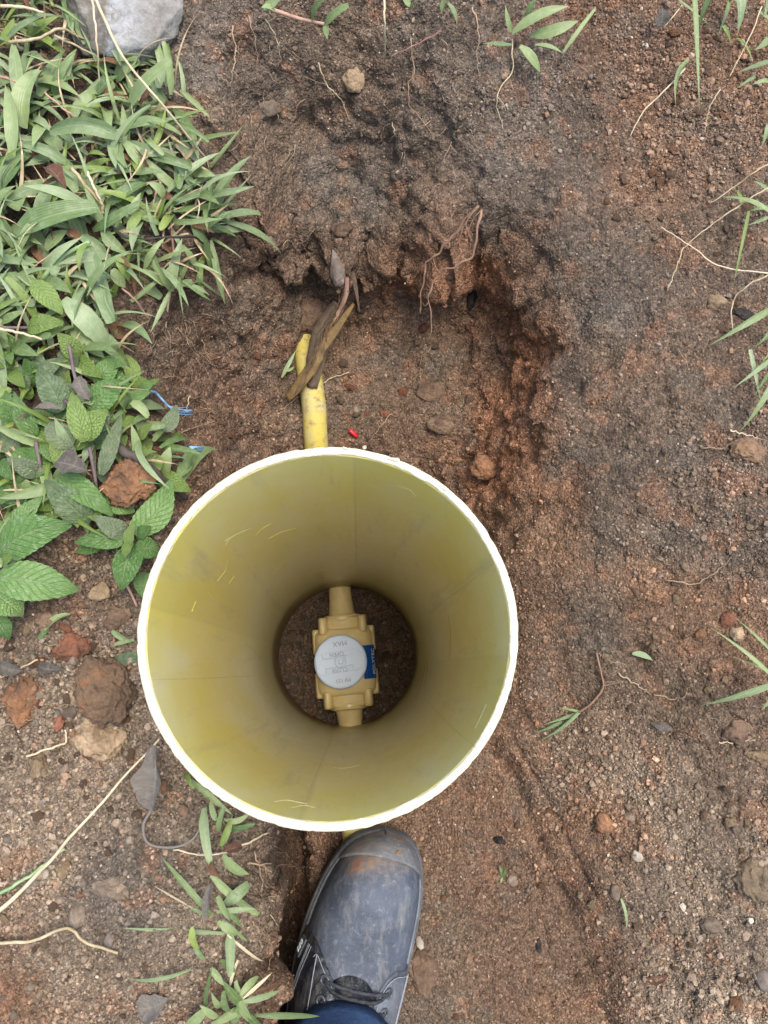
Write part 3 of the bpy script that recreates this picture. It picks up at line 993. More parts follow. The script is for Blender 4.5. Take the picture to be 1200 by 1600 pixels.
rimo = [TUBE_R + 0.00035 * wob(2 * math.pi * i / SEG, 1.0, 9) for i in range(SEG)]
rimi = [TUBE_RI + 0.00055 * wob(2 * math.pi * i / SEG, 7.0, 12) - 0.0002 for i in range(SEG)]
rimz = [RIM_Z + 0.0011 * wob(2 * math.pi * i / SEG, 3.0, 1.2) + 0.0005 * wob(2 * math.pi * i / SEG, 5.0, 14) for i in range(SEG)]
zi = [0.0, 0.1, 0.2, 0.3, 0.4, 0.5, 0.56, 0.59, 0.594, 0.596]
rows = len(zi) * 2 + 2
for i in range(SEG):
    a = 2 * math.pi * i / SEG
    ca, sa = math.cos(a), math.sin(a)
    for z in zi:
        wallV.append((TUBE_R * ca, TUBE_R * sa, z))
    wallV.append((TUBE_R * ca, TUBE_R * sa, rimz[i] - 0.0016))
    wallV.append((TUBE_RI * ca, TUBE_RI * sa, rimz[i] - 0.0016))
    for z in zi[::-1]:
        wallV.append((TUBE_RI * ca, TUBE_RI * sa, z))
for i in range(SEG):
    j = (i + 1) % SEG
    for r_ in range(rows):
        s = (r_ + 1) % rows
        wallF.append((i * rows + r_, j * rows + r_, j * rows + s, i * rows + s))
link('tube_wall', mesh_from('tube_wall', wallV, wallF, M['tube']), tube)
# sawn top edge: a thin pale ring with nicks
rv, rf = [], []
for i in range(SEG):
    a = 2 * math.pi * i / SEG
    ca, sa = math.cos(a), math.sin(a)
    nk = 0.0006 * max(0, wob(a, 11, 30))
    ro, ri, z = rimo[i] + 0.0001, rimi[i] + 0.00015, rimz[i]
    for r_, zz in ((ro, z - 0.0022), (ro - nk, z - 0.0004), (ro - 0.0007 - nk, z + 0.0003), ((ro + ri) / 2, z + 0.0004), (ri + 0.0007, z + 0.0002), (ri, z - 0.0005), (ri + 0.0002, z - 0.0022)):
        rv.append((r_ * ca, r_ * sa, zz))
for i in range(SEG):
    j = (i + 1) % SEG
    for r_ in range(6):
        rf.append((i * 7 + r_, j * 7 + r_, j * 7 + r_ + 1, i * 7 + r_ + 1))
link('cut_rim', mesh_from('cut_rim', rv, rf, M['tube_cut']), tube)['label'] = 'bright white sawn rim of the tube'
# curled shavings left on the rim
for px, py, ln, seed in ((622, 714, .004, 1), (545, 711, .0016, 2), (704, 752, .0022, 3)):
    q = W(px, py, RIM_Z + 0.0008)
    a = math.atan2(q[1], q[0])
    q = np.array([math.cos(a) * (TUBE_R - 0.0008), math.sin(a) * (TUBE_R - 0.0008), RIM_Z + 0.0006])
    r_ = np.random.default_rng(seed)
    dirv = np.array([math.cos(a + 1.9), math.sin(a + 1.9), 0.15])
    pts = [q - dirv * ln * 0.3, q + dirv * ln * 0.3 + r_.normal(0, .0004, 3), q + dirv * ln + r_.normal(0, .0006, 3)]
    v, f = tube_geo(spline(pts, 7), np.array([.0009, .0011, .001, .0009, .0007, .0005, .0002]), 5, 0.6)
    link('shaving', mesh_from('shaving', v, f, M['tube_cut']), tube)



def cyl_hit(px, py, r_=TUBE_RI):
    """the spot on the tube's inner wall at this pixel"""
    d = ray(px, py)
    a_ = d[0] ** 2 + d[1] ** 2
    b_ = CAM[0] * d[0] + CAM[1] * d[1]
    t = (-b_ + math.sqrt(b_ * b_ - a_ * (CAM[0] ** 2 + CAM[1] ** 2 - r_ * r_))) / a_
    return CAM + d * t


M['scuff_yellow'] = mat_plain('scuff_yellow', (216, 200, 96), 0.5, 0.3, 0.2, 300.0, 0.0, 0.84)
M['scuff_pale'] = mat_plain('scuff_pale', (208, 201, 156), 0.6, 0.3, 0.2, 300.0, 0.0, 0.86)
M['scuff_dark'] = mat_plain('scuff_dark', (168, 156, 104), 0.6, 0.3, 0.2, 300.0, 0.0, 0.8)
M['seam'] = mat_plain('draw_seam', (206, 198, 140), 0.5, 0.3, 0.1, 120.0, 0.0, 0.74)


def scuff(name, pts, wpx, mat, n=14):
    """thin mark lying on the inner wall through the given pixels"""
    P_ = spline([cyl_hit(*p) for p in pts], n)
    V, F = [], []
    for i in range(n):
        rad = math.hypot(P_[i][0], P_[i][1])
        q = P_[i] * np.array([(TUBE_RI - 0.00012) / rad, (TUBE_RI - 0.00012) / rad, 1.0])
        t = P_[min(i + 1, n - 1)] - P_[max(i - 1, 0)]
        nr = np.array([-q[0], -q[1], 0]); nr /= np.linalg.norm(nr)
        s = np.cross(nr, t); s /= np.linalg.norm(s) + 1e-12
        w_ = px_w(wpx, q) * (0.12 + 0.88 * math.sin(math.pi * (i + 0.3) / n) ** 0.6) * (0.8 + 0.4 * ((i * 7919) % 5) / 5)
        V += [q - s * w_ / 2, q + s * w_ / 2, q - s * w_ / 2 - nr * 0.0003, q + s * w_ / 2 - nr * 0.0003]
    for i in range(n - 1):
        k_ = 4 * i
        F += [(k_, k_ + 1, k_ + 5, k_ + 4), (k_, k_ + 4, k_ + 6, k_ + 2), (k_ + 1, k_ + 3, k_ + 7, k_ + 5)]
    return link(name, mesh_from(name, V, F, M[mat], False), tube)


def px_w(w, q):
    return w / FPX * float((np.array(q) - CAM) @ Rw[:, 2])


for pts, w_, mt in (([(420, 842), (440, 832), (462, 826)], 5, 'scuff_yellow'), ([(400, 836), (410, 826), (424, 818)], 2.4, 'scuff_yellow'), ([(340, 908), (352, 892), (356, 876)], 2.4, 'scuff_yellow'),
                    ([(358, 912), (366, 900)], 2.2, 'scuff_yellow'), ([(282, 830), (294, 818), (300, 806)], 2.2, 'scuff_yellow'), ([(432, 890), (442, 882), (448, 872)], 2.2, 'scuff_yellow'), ([(262, 868), (270, 856)], 2, 'scuff_pale'),
                    ([(352, 852), (362, 838)], 2, 'scuff_pale'), ([(300, 955), (306, 940)], 2, 'scuff_yellow'), ([(326, 925), (330, 932), (336, 936)], 2, 'scuff_yellow'), ([(352, 845), (380, 830), (392, 826)], 1.6, 'scuff_pale'),
                    ([(428, 1252), (450, 1250), (480, 1256)], 5, 'scuff_pale'), ([(455, 1262), (475, 1258), (492, 1262)], 4, 'scuff_pale'), ([(664, 1040), (660, 1064), (650, 1090)], 4, 'scuff_dark'), ([(668, 1030), (667, 1052), (662, 1072)], 2, 'scuff_dark'),
                    ([(760, 1100), (752, 1118), (742, 1138)], 5, 'scuff_pale'), ([(690, 1150), (706, 1160)], 3, 'scuff_pale'), ([(700, 960), (704, 1000), (702, 1030)], 2, 'scuff_dark'), ([(620, 760), (640, 766), (650, 776)], 3, 'scuff_pale'), ([(500, 1190), (530, 1200), (560, 1196)], 2.4, 'scuff_pale')):
    scuff('scuff_mark', pts, w_, mt)
for pts in ([(553, 716), (555, 800), (557, 884)], [(240, 1062), (320, 1060), (400, 1056)], [(466, 1281), (492, 1215), (519, 1150)], [(772, 880), (720, 920), (664, 962)], [(748, 1172), (700, 1130), (664, 1092)]):
    scuff('draw_seam', pts, 1.6, 'seam', 20)

# ------------------------------------------------------------------ valve lying at the bottom of the tube
pa, pb = W(530, 908, 0.03), W(548, 1137, 0.03)
dv = (pa - pb)[:2]; dv /= np.linalg.norm(dv)
ROT = math.atan2(dv[1], dv[0]) - math.pi / 2
PZ = 0.027
capc = W(532, 1034, 0.064)
axc = np.array(pb[:2]) + dv * ((capc[:2] - pb[:2]) @ dv)
valve = empty('gas_valve', (axc[0], axc[1], PZ), 'ochre plastic ball valve lying at the bottom of the yellow tube', 'valve')
valve.rotation_euler = (0, 0, ROT)
valve.scale = (0.95, 0.96, 0.95)


def vpart(name, V, F, mat, parent=valve, smooth=True, bev=0.0):
    o = link(name, mesh_from(name, V, F, mat, smooth), parent)
    if bev:
        b = o.modifiers.new('bevel', 'BEVEL'); b.width = bev; b.segments = 3; b.limit_method = 'ANGLE'
    return o


def superbox(L, wx, wz, n=3.2, seg=40, ends=0.008, taper=1.0):
    """rounded-box section swept along y with rounded ends"""
    V, F = [], []
    ysn = [(-L / 2, 0.80), (-L / 2 + ends * 0.12, 0.90), (-L / 2 + ends * 0.45, 0.97), (-L / 2 + ends, 1.0), (0, 1.0), (L / 2 - ends, 1.0), (L / 2 - ends * 0.45, 0.97), (L / 2 - ends * 0.12, 0.90), (L / 2, 0.80)]
    for y, s in ysn:
        for i in range(seg):
            a = 2 * math.pi * i / seg
            c_, s_ = math.cos(a), math.sin(a)
            V.append((wx / 2 * s * math.copysign(abs(c_) ** (2 / n), c_), y, wz / 2 * s * math.copysign(abs(s_) ** (2 / n), s_)))
    m_ = len(ysn)
    for k in range(m_ - 1):
        for i in range(seg):
            j = (i + 1) % seg
            F.append((k * seg + i, (k + 1) * seg + i, (k + 1) * seg + j, k * seg + j))
    F.append(tuple(range(seg))); F.append(tuple((m_ - 1) * seg + i for i in range(seg))[::-1])
    return V, F


def shift(V, dx, dy, dz):
    return [(x + dx, y + dy, z + dz) for x, y, z in V]


V, F = superbox(0.080, 0.074, 0.052, 2.9, 56, 0.012)
body = vpart('valve_body', V, F, M['valve'])
V, F = superbox(0.108, 0.047, 0.044, 3.0, 40, 0.004)
vpart('valve_collar_block', V, F, M['valve'])
for sy in (-1, 1):
    V, F = lathe_geo([(0.0, 0.0), (0.0215, 0.0), (0.0228, 0.0015), (0.0228, 0.0075), (0.0215, 0.009), (0.0, 0.009)], 48, 'y')
    vpart('valve_flange', shift(V, 0, (0.0475 if sy > 0 else -0.0565), 0), F, M['valve'])
    nprof = [(0.0172, 0.0), (0.0162, 0.004), (0.0152, 0.011), (0.0145, 0.020), (0.0142, 0.030), (0.0141, 0.034)]
    V, F = lathe_geo([(r_, 0.0560 + y) for r_, y in nprof] if sy > 0 else [(r_, -0.0560 - y) for r_, y in nprof][::-1], 40, 'y')
    vpart('valve_neck', V, F, M['valve'])
    for sx in (-1, 1):                                    # corner lugs: each upright boss on the body
        V, F = superbox(0.021, 0.0125, 0.045, 3.0, 20, 0.003)
        vpart('lug', shift(V, sx * 0.0240, sy * 0.0435, 0.004), F, M['valve'], body)
        V, F = superbox(0.030, 0.012, 0.030, 3.0, 20, 0.004)
        vpart('rib', shift(V, sx * 0.0330, sy * 0.0260, -0.002), F, M['valve'], body)
# bonnet and round cap
CAPX = float((capc[:2] - axc) @ np.array([math.cos(ROT), math.sin(ROT)]))
V, F = lathe_geo([(0.0275, 0.0), (0.0275, 0.016), (0.026, 0.018), (0.0, 0.018)], 56)
vpart('bonnet', shift(V, CAPX * 0.6, 0, 0.016), F, M['valve'])
CT = 0.041                                                # cap top above the pipe axis
CR_ = 0.0312
V, F = lathe_geo([(CR_ - 0.0008, CT - 0.011), (CR_, CT - 0.010), (CR_, CT - 0.0012), (CR_ - 0.0004, CT - 0.0004), (CR_ - 0.0012, CT), (CR_ - 0.003, CT), (0.012, CT), (0.0, CT)], 96)
cap = vpart('cap', V, F, M['cap'])
cap.location = (CAPX, 0, 0)
cap['label'] = 'round pale grey cap with raised lettering'
TW = math.radians(-ROT * 180 / math.pi + 9.0)             # the cap's marks are turned a little against the pipe


def cpart(name, V, F, mat=None, z=0.0, bev=0.0003):
    o = vpart(name, V, F, mat or M['cap'], cap, False, bev)
    o.rotation_euler = (0, 0, TW)
    o.location = (0, 0, z)
    return o


def prism(poly, h):
    n = len(poly)
    V = [(x, y, -0.0003) for x, y in poly] + [(x, y, h) for x, y in poly]
    F = [tuple(range(n))[::-1], tuple(range(n, 2 * n))] + [(i, (i + 1) % n, n + (i + 1) % n, n + i) for i in range(n)]
    return V, F


mm = 0.001
# raised wing: a broad arrow-shaped bar across the cap, its two notches carry the lettering panels
wing = [(-29, 9.5), (-21, 12.5), (-21, 5.2), (13.5, 5.2), (13.5, 12.6), (17, 12.6), (28.5, 5), (28.5, -5), (18, -12.6), (14, -12.6), (14, -5.2), (-19, -5.2), (-19, -13), (-22, -13), (-29, -9)]
V, F = prism([(x * mm, y * mm) for x, y in wing[::-1]], 0.0026)
cpart('raised_wing', V, F, None, CT)
for y0, y1, x0, x1 in ((6.2, 12.0, -20, 12.5), (-12.2, -6.0, -18, 13)):
    V, F = prism([(x0 * mm, y0 * mm), (x1 * mm, y0 * mm), (x1 * mm, y1 * mm), (x0 * mm, y1 * mm)], 0.0010)
    cpart('lettering_panel', V, F, None, CT)
V, F = lathe_geo([(0.0072, 0.0), (0.0072, 0.0038), (0.0066, 0.0042), (0.0054, 0.0042), (0.0050, 0.003), (0.0028, 0.0029), (0.0022, 0.0036), (0.0, 0.0036)], 40)
cpart('centre_boss', V, F, None, CT, 0)


def text_mesh(s, size, depth, mat):
    cu = bpy.data.curves.new('lettering', 'FONT')
    cu.body = s; cu.size = size; cu.extrude = depth; cu.align_x = 'CENTER'; cu.align_y = 'CENTER'
    t = bpy.data.objects.new('tmp', cu)
    me = bpy.data.meshes.new_from_object(t)
    bpy.data.objects.remove(t); bpy.data.curves.remove(cu)
    me.materials.clear(); me.materials.append(mat)
    return me


M['cap_mark_shade'] = mat_plain('cap_lettering_shaded', (146, 158, 172), 0.5, 0.4, 0.05, 200.0, 0.0)  # letters coloured darker to stand in for the shading of their relief
for s, x, y, sz, z in (('MAX', 2, 21.0, 8.0, 0.0), ('OPEN', -3.5, 9.1, 6.6, 0.0009), ('CLOSE', -2.5, -9.2, 6.4, 0.0009), ('PSI 125', 0, -21.5, 6.0, 0.0)):
    o = link('lettering', text_mesh(s, sz * mm, 0.0004, M['cap_mark_shade']), cap)
    ca, sa = math.cos(TW), math.sin(TW)
    o.location = ((x * ca - y * sa) * mm, (x * sa + y * ca) * mm, CT + z + 0.0002)
    o.rotation_euler = (0, 0, TW + math.pi)               # reads the right way round from the far side of the pit
# blue sticker wrapped over the right shoulder of the body
V, F = [], []
for i in range(9):
    a = math.radians(64 - i * 9.5)
    c_, s_ = math.cos(a), math.sin(a)
    for y in (0.0170, -0.0225):
        V.append((0.0373 * c_ ** (2 / 2.9), y, 0.0263 * s_ ** (2 / 2.9) if s_ > 0 else 0.0263 * -(-s_) ** (2 / 2.9)))
n = len(V)
Vo = [(x * 1.004 + 0.0002, y, z * 1.004 + 0.0002) for x, y, z in V]
V2 = V + Vo
for i in range(8):
    a_, b_, c_, d_ = 2 * i, 2 * i + 1, 2 * i + 3, 2 * i + 2
    F += [(n + a_, n + d_, n + c_, n + b_), (a_, b_, c_, d_)]
F += [(0, n, n + 1, 1), (n - 2, n - 1, 2 * n - 1, 2 * n - 2)]
stick = vpart('sticker', V2, F, M['sticker'], body, False)
stick['label'] = 'blue sticker with white capital letters'
o = link('sticker_lettering', text_mesh('POLYTEC', 0.0072, 0.0002, M['print_white']), body)
o.location = (0.0352, -0.0025, 0.0212)
o.rotation_euler = (0, math.radians(42), math.radians(90))
o.rotation_mode = 'XYZ'
o.rotation_euler = Matrix.Rotation(math.radians(48), 4, 'Y').to_euler()
o.matrix_local = Matrix.Translation((0.0341, -0.0025, 0.0213)) @ Matrix.Rotation(math.radians(50), 4, 'Y') @ Matrix.Rotation(math.radians(90), 4, 'Z')

# ------------------------------------------------------------------ yellow gas pipe through the tube's foot
M['pipe'] = mat_plain('yellow_gas_pipe', (226, 208, 92), 0.45, 0.4, 0.12, 80.0, 0.1)


def mat_pipe_muddy():
    k = NT('yellow_pipe_muddy')
    o = k.obj()
    n1 = k.tex('ShaderNodeTexNoise', 45.0, o, Detail=6.0, Roughness=0.7)
    n2 = k.tex('ShaderNodeTexNoise', 160.0, o, Detail=4.0, Roughness=0.7)
    c = k.ramp(n1.outputs[0], [(0.35, L4(206, 186, 74, .6)), (0.55, L4(204, 190, 112, .6)), (0.7, L4(200, 192, 150, .6))])
    c = k.mix(k.ramp(n2.outputs[0], [(0.52, G(0.0)), (0.68, G(0.75))]), c, L4(128, 104, 78, .7))
    k.base(c); k.set(0.7, 0.3); k.normal(k.bump(n2.outputs[0], 0.2, 0.001))
    return k.m


M['pipe'] = mat_pipe_muddy()
d3 = np.array([dv[0], dv[1], 0])
far0 = np.array([axc[0], axc[1], PZ]) + d3 * 0.0885
P1 = W(495, 706, 0.184); P2 = W(491, 640, 0.204); P3 = W(484, 590, 0.212); P4 = W(476, 540, 0.205); P5 = W(464, 490, 0.165)
pp = spline([far0, far0 + d3 * 0.03 + (0, 0, .012), far0 * 0.45 + P1 * 0.55, P1, P2, P3, P4, P5], 46)
v, f = tube_geo(pp, 0.0124, 20)
gp = link('gas_pipe', mesh_from('gas_pipe', v, f, M['pipe']))
tag(gp, 'yellow plastic gas pipe running from the tube into the far pit wall', 'pipe')
near0 = np.array([axc[0], axc[1], PZ]) - d3 * 0.0885
Q1 = W(556, 1283, 0.226); 
pp = spline([near0, near0 - d3 * 0.025 + (0, 0, .03), near0 * 0.4 + Q1 * 0.6 + (0, 0, .015), Q1, Q1 + np.array([0.004, -0.03, -0.018]), Q1 + np.array([0.01, -0.08, -0.05])], 36)
v, f = tube_geo(pp, 0.0135, 18)
gp2 = link('gas_pipe', mesh_from('gas_pipe', v, f, M['pipe']))
tag(gp2, 'short yellow pipe end showing between the white rim and the boot toe', 'pipe')

# ------------------------------------------------------------------ the photographer's boot and trouser leg
FZ = 0.238                                                # trench floor under the boot
OUT_L = [(603, 1299), (575, 1302), (545, 1316), (515, 1352), (490, 1400), (470, 1455), (456, 1510), (448, 1560), (444, 1600)]
OUT_R = [(603, 1299), (630, 1304), (650, 1321), (661, 1347), (664, 1387), (659, 1432), (649, 1482), (638, 1532), (626, 1580), (620, 1600)]
ZO = 0.270
T0 = W(603, 1299, ZO); T1 = W(534, 1600, ZO)
ax = (T1 - T0)[:2]; ax /= np.linalg.norm(ax)
lt = np.array([ax[1], -ax[0]])                            # lateral, towards image left when positive
if (W(444, 1600, ZO)[:2] - T0[:2]) @ lt < 0: lt = -lt


def tl(p):
    q = W(p[0], p[1], ZO)[:2] - T0[:2]
    return q @ ax, q @ lt


Ls = np.array([tl(p) for p in spline(OUT_L, 60)]); Rs = np.array([tl(p) for p in spline(OUT_R, 60)])
for q_ in (Ls, Rs):
    q_[:, 0] = np.maximum.accumulate(q_[:, 0] - q_[:, 0].min()) + np.arange(60) * 1e-6
Ls[0, 1] = Rs[0, 1] = (Ls[0, 1] + Rs[0, 1]) / 2
TL_ = np.concatenate([Ls[:, 0], [0.20, 0.235, 0.265, 0.285, 0.297, 0.302]])
c0 = (Ls[-1, 1] + Rs[-1, 1]) / 2
LL = np.concatenate([Ls[:, 1], [Ls[-1, 1] - .004, c0 + .037, c0 + .035, c0 + .027, c0 + .015, c0]])
TR_ = np.concatenate([Rs[:, 0], [0.20, 0.235, 0.265, 0.285, 0.297, 0.302]])
RR = np.concatenate([Rs[:, 1], [Rs[-1, 1] + .004, c0 - .037, c0 - .035, c0 - .027, c0 - .015, c0]])
TL_[0] = TR_[0] = 0.0


def outl(t):
    return float(np.interp(t, TL_, LL)), float(np.interp(t, TR_, RR))


LEN = 0.302
tmin = TL_[0]


def hgt(t):
    h = np.interp(t, [0.0, .02, .05, .09, .125, .16, .20, .30], [.050, .053, .055, .058, .070, .088, .112, .125])
    x = np.clip((t - tmin) / 0.045, 0, 1)
    return h * (0.30 + 0.70 * math.sqrt(max(0, 1 - (1 - x) ** 2)))


def S(t, th, off=0.0):
    """a point on the boot's upper: t from the toe, th 0 (right side) .. 180 (left side)"""
    l, r_ = outl(t)
    ins = 0.0045
    l, r_ = l - ins, r_ + ins
    if l < r_: l = r_ = (l + r_) / 2
    c, w = (l + r_) / 2, (l - r_) / 2
    h = hgt(t)
    a = math.radians(th)
    ca, sa = math.cos(a), math.sin(a)
    n = float(np.interp(t, [0, .05, .12, .2], [2.7, 2.5, 2.15, 2.0]))
    y = -math.copysign(abs(ca) ** (2 / n), ca) * (w + off)
    z = abs(sa) ** (2 / n) * (h + off)
    # flex creases across the vamp
    z *= 1 - (0.055 * math.exp(-((t - 0.079 + 0.35 * (y + .01)) / 0.0035) ** 2) + 0.04 * math.exp(-((t - 0.068 + 0.2 * y) / 0.003) ** 2) + 0.03 * math.exp(-((t - 0.056 - 0.3 * y) / 0.004) ** 2)) * min(1, max(0, (sa - .25) / .4))
    p2 = T0[:2] + ax * t + lt * (c + y)
    return np.array([p2[0], p2[1], FZ + 0.024 + z])


def mat_boot(name, base, dust, amount, rough=0.5, mud=0.0):
    k = NT(name)
    o = k.obj()
    n1 = k.tex('ShaderNodeTexNoise', 30.0, o, Detail=6.0, Roughness=0.65)
    n2 = k.tex('ShaderNodeTexNoise', 240.0, o, Detail=5.0, Roughness=0.75)
    v = k.tex('ShaderNodeTexVoronoi', 700.0, o)
    c = k.mix(k.ramp(n1.outputs[0], [(0.3, G(amount * 0.25)), (0.5, G(amount * .8)), (0.72, G(min(1, amount * 1.45)))]), L4(*base), L4(*dust))
    c = k.mix(k.ramp(n2.outputs[0], [(0.56, G(0.0)), (0.74, G(0.5))]), c, L4(150, 154, 158))
    sm_ = k.n('ShaderNodeMapping'); k.l(o, sm_.inputs[0]); sm_.inputs['Scale'].default_value = (1.0, 0.3, 1.0); sm_.inputs['Rotation'].default_value = (0, 0, -0.4)
    n4 = k.tex('ShaderNodeTexNoise', 95.0, sm_.outputs[0], Detail=6.0, Roughness=0.75)
    c = k.mix(k.ramp(n4.outputs[0], [(0.5, G(0.0)), (0.72, G(0.45))]), c, L4(150, 146, 138))
    c = k.mix(k.ramp(n4.outputs[0], [(0.28, G(0.5)), (0.42, G(0.0))]), c, L4(24, 27, 33))
    if mud:
        sp = k.n('ShaderNodeSeparateXYZ'); k.l(o, sp.inputs[0])
        tt = k.math('MULTIPLY_ADD', sp.outputs[1], 30.0, k.math('MULTIPLY', n1.outputs[0], 1.6))
        mk = k.math('MULTIPLY', k.ramp(k.math('ADD', tt, -mud), [(0.0, G(0.0)), (0.55, G(1.0))]), k.ramp(n2.outputs[0], [(0.35, G(0.35)), (0.6, G(1.0))]))
        c = k.mix(mk, c, k.ramp(n1.outputs[0], [(0.4, L4(118, 110, 100, .6)), (0.58, L4(140, 116, 90, .6)), (0.66, L4(160, 104, 64, .6))]))
    k.base(c); k.set(rough, 0.45)
    b = k.bump(v.outputs['Distance'], 0.25, 0.0006)
    b = k.bump(n2.outputs[0], 0.35, 0.0012, b)
    cr_ = k.n('ShaderNodeMapping'); k.l(o, cr_.inputs[0]); cr_.inputs['Scale'].default_value = (0.35, 1.0, 0.6); cr_.inputs['Rotation'].default_value = (0, 0, 0.5)
    w3 = k.tex('ShaderNodeTexNoise', 140.0, cr_.outputs[0], Detail=4.0, Roughness=0.6)
    b = k.bump(w3.outputs[0], 0.35, 0.003, b)
    k.normal(k.bump(n1.outputs[0], 0.25, 0.003, b))
    return k.m


person = empty('person', (T0[0] + ax[0] * 0.2, T0[1] + ax[1] * 0.2, FZ), 'person in blue jeans and a scuffed black boot standing in the trench', 'person')
# object origins at the boot toe so that the mud on the toe stays with it
TOE = Vector((T0[0], T0[1], FZ))
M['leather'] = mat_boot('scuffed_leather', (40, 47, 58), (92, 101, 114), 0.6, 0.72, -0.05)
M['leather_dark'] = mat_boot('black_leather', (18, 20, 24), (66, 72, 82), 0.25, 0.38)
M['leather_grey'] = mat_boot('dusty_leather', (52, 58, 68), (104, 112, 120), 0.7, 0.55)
M['sole'] = mat_boot('rubber_sole', (46, 50, 54), (98, 100, 102), 0.55, 0.75, 0.75)
M['thread'] = mat_plain('thread', (136, 142, 150), 0.8, 0.2, 0.2, 300.0, 0.0)
M['lace'] = mat_fibre('lace', (24, 25, 28), (70, 73, 80), scale=300.0)
M['metal_eyelet'] = mat_plain('eyelet', (70, 74, 80), 0.35, 0.5, 0.2, 300.0, 0.0)


def toe_obj(name, V, F, mat, parent=None, smooth=True):
    V = [np.array(v_) - np.array(TOE) for v_ in V]
    o = link(name, mesh_from(name, V, F, mat, smooth), parent)
    if parent is person:
        o.location = TOE - Vector(person.location)
    return o


NT_, NH = 130, 45
ts = tmin + (LEN - tmin) * (np.linspace(0, 1, NT_) ** 1.7)
V, F = [], []
for t in ts:
    for i in range(NH):
        V.append(S(t, 180 * i / (NH - 1)))
for k_ in range(NT_ - 1):
    for i in range(NH - 1):
        F.append((k_ * NH + i, k_ * NH + i + 1, (k_ + 1) * NH + i + 1, (k_ + 1) * NH + i))
V = [v_ + np.array([0, 0, 0.0006]) * float(noise3(np.array([v_]) * 90, 5)[0]) for v_ in V]
boot = toe_obj('boot', V, F, M['leather'], person)
boot['label'] = 'scuffed blue-black leather work boot with a muddy toe'


def boot_part(name, V, F, mat, smooth=True):
    return toe_obj(name, V, F, mat, boot, smooth)


# sole with a welt edge
SV, SF = [], []
rings = [(0.0, 0.000, -0.0015), (0.0, 0.008, 0.0), (0.0, 0.020, 0.0), (0.0, 0.0255, -0.0006), (0.0, 0.027, -0.003), (0.0, 0.0268, -0.009)]
tt_ = tmin + (LEN - tmin) * (0.5 - 0.5 * np.cos(np.linspace(0, math.pi, 70)))
loop = [(t, outl(t)[0]) for t in tt_] + [(t, outl(t)[1]) for t in tt_[::-1][1:-1]]
nl = len(loop)
lp = np.array([T0[:2] + ax * t + lt * l for t, l in loop])
cen = lp.mean(0)
tg = np.roll(lp, -1, 0) - np.roll(lp, 1, 0)
nn = np.stack([tg[:, 1], -tg[:, 0]], 1); nn /= np.linalg.norm(nn, axis=1)[:, None] + 1e-9
if ((lp - cen) * nn).sum() < 0: nn = -nn
for _, z, off in rings:
    for i in range(nl):
        SV.append((lp[i, 0] + nn[i, 0] * off, lp[i, 1] + nn[i, 1] * off, FZ + z))
for k_ in range(len(rings) - 1):
    for i in range(nl):
        j = (i + 1) % nl
        SF.append((k_ * nl + i, k_ * nl + j, (k_ + 1) * nl + j, (k_ + 1) * nl + i))
SF.append(tuple(range(nl)))
boot_part('sole', SV, SF, M['sole'])
# welt stitching ridge that runs round the foot of the upper
for i0, i1, nm in ((0, 60, 'welt'),):
    wl = [np.array([lp[i % nl, 0] - nn[i % nl, 0] * 0.0035, lp[i % nl, 1] - nn[i % nl, 1] * 0.0035, FZ + 0.0278]) for i in range(-52, 53)]
    v, f = tube_geo(wl, 0.0013, 5)
    boot_part('welt', v, f, M['leather_grey'])


def patch(name, th0, th1, tf, t1_, off, mat, nth=18, nt=16, thick=0.0018):
    """leather panel over the upper: angles th0..th1, front edge tf(th), back edge t1"""
    V, F = [], []
    for lay in (0, 1):
        for i in range(nth):
            th = th0 + (th1 - th0) * i / (nth - 1)
            for j in range(nt):
                s = j / (nt - 1)
                t1 = t1_(th) if callable(t1_) else t1_
                t = tf(th) + (t1 - tf(th)) * s
                edge = min(i, nth - 1 - i, j) == 0
                V.append(S(t, th, (off + thick * (0.55 if edge else 1.0)) if lay == 0 else off - 0.001))
    m_ = nth * nt
    for i in range(nth - 1):
        for j in range(nt - 1):
            a_ = i * nt + j
            F.append((a_, a_ + 1, a_ + nt + 1, a_ + nt))
    bl = [i * nt for i in range(nth)] + [(nth - 1) * nt + j for j in range(1, nt)] + [i * nt + nt - 1 for i in range(nth - 2, -1, -1)] + [j for j in range(nt - 2, 0, -1)]
    for a_, b_ in zip(bl, bl[1:] + bl[:1]):
        F.append((a_, b_, m_ + b_, m_ + a_))
    return boot_part(name, V, F, mat)


tfl = lambda th: float(np.interp(th, [103, 107, 114, 125, 138, 150, 176], [.106, .1005, .096, .089, .083, .082, .084]))
tfr = lambda th: float(np.interp(th, [4, 30, 48, 58, 63, 67], [.094, .091, .089, .092, .098, .106]))
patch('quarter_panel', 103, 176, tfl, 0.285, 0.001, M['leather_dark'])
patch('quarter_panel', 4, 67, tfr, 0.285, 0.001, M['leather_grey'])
M['toe_rubber'] = mat_boot('muddy_toe_rubber', (58, 60, 64), (112, 114, 116), 0.75, 0.85, 0.5)
patch('toe_bumper', 3, 177, lambda th: 0.0006, lambda th: 0.013 + 0.018 * abs((th - 90) / 90) ** 2.2, 0.0002, M['toe_rubber'], 40, 8, 0.0022)
patch('tongue', 62, 108, lambda th: 0.0935 + 0.00002 * (th - 90) ** 2, 0.285, -0.0002, M['leather_dark'], 12, 10)


def stitch(path, off=0.0034, r=0.00045, mat='thread'):
    pts = [S(t, th, off) for t, th in path]
    P_ = spline(pts, 8 * len(path))
    v, f = tube_geo(P_, r, 4)
    boot_part('stitching', v, f, M[mat])


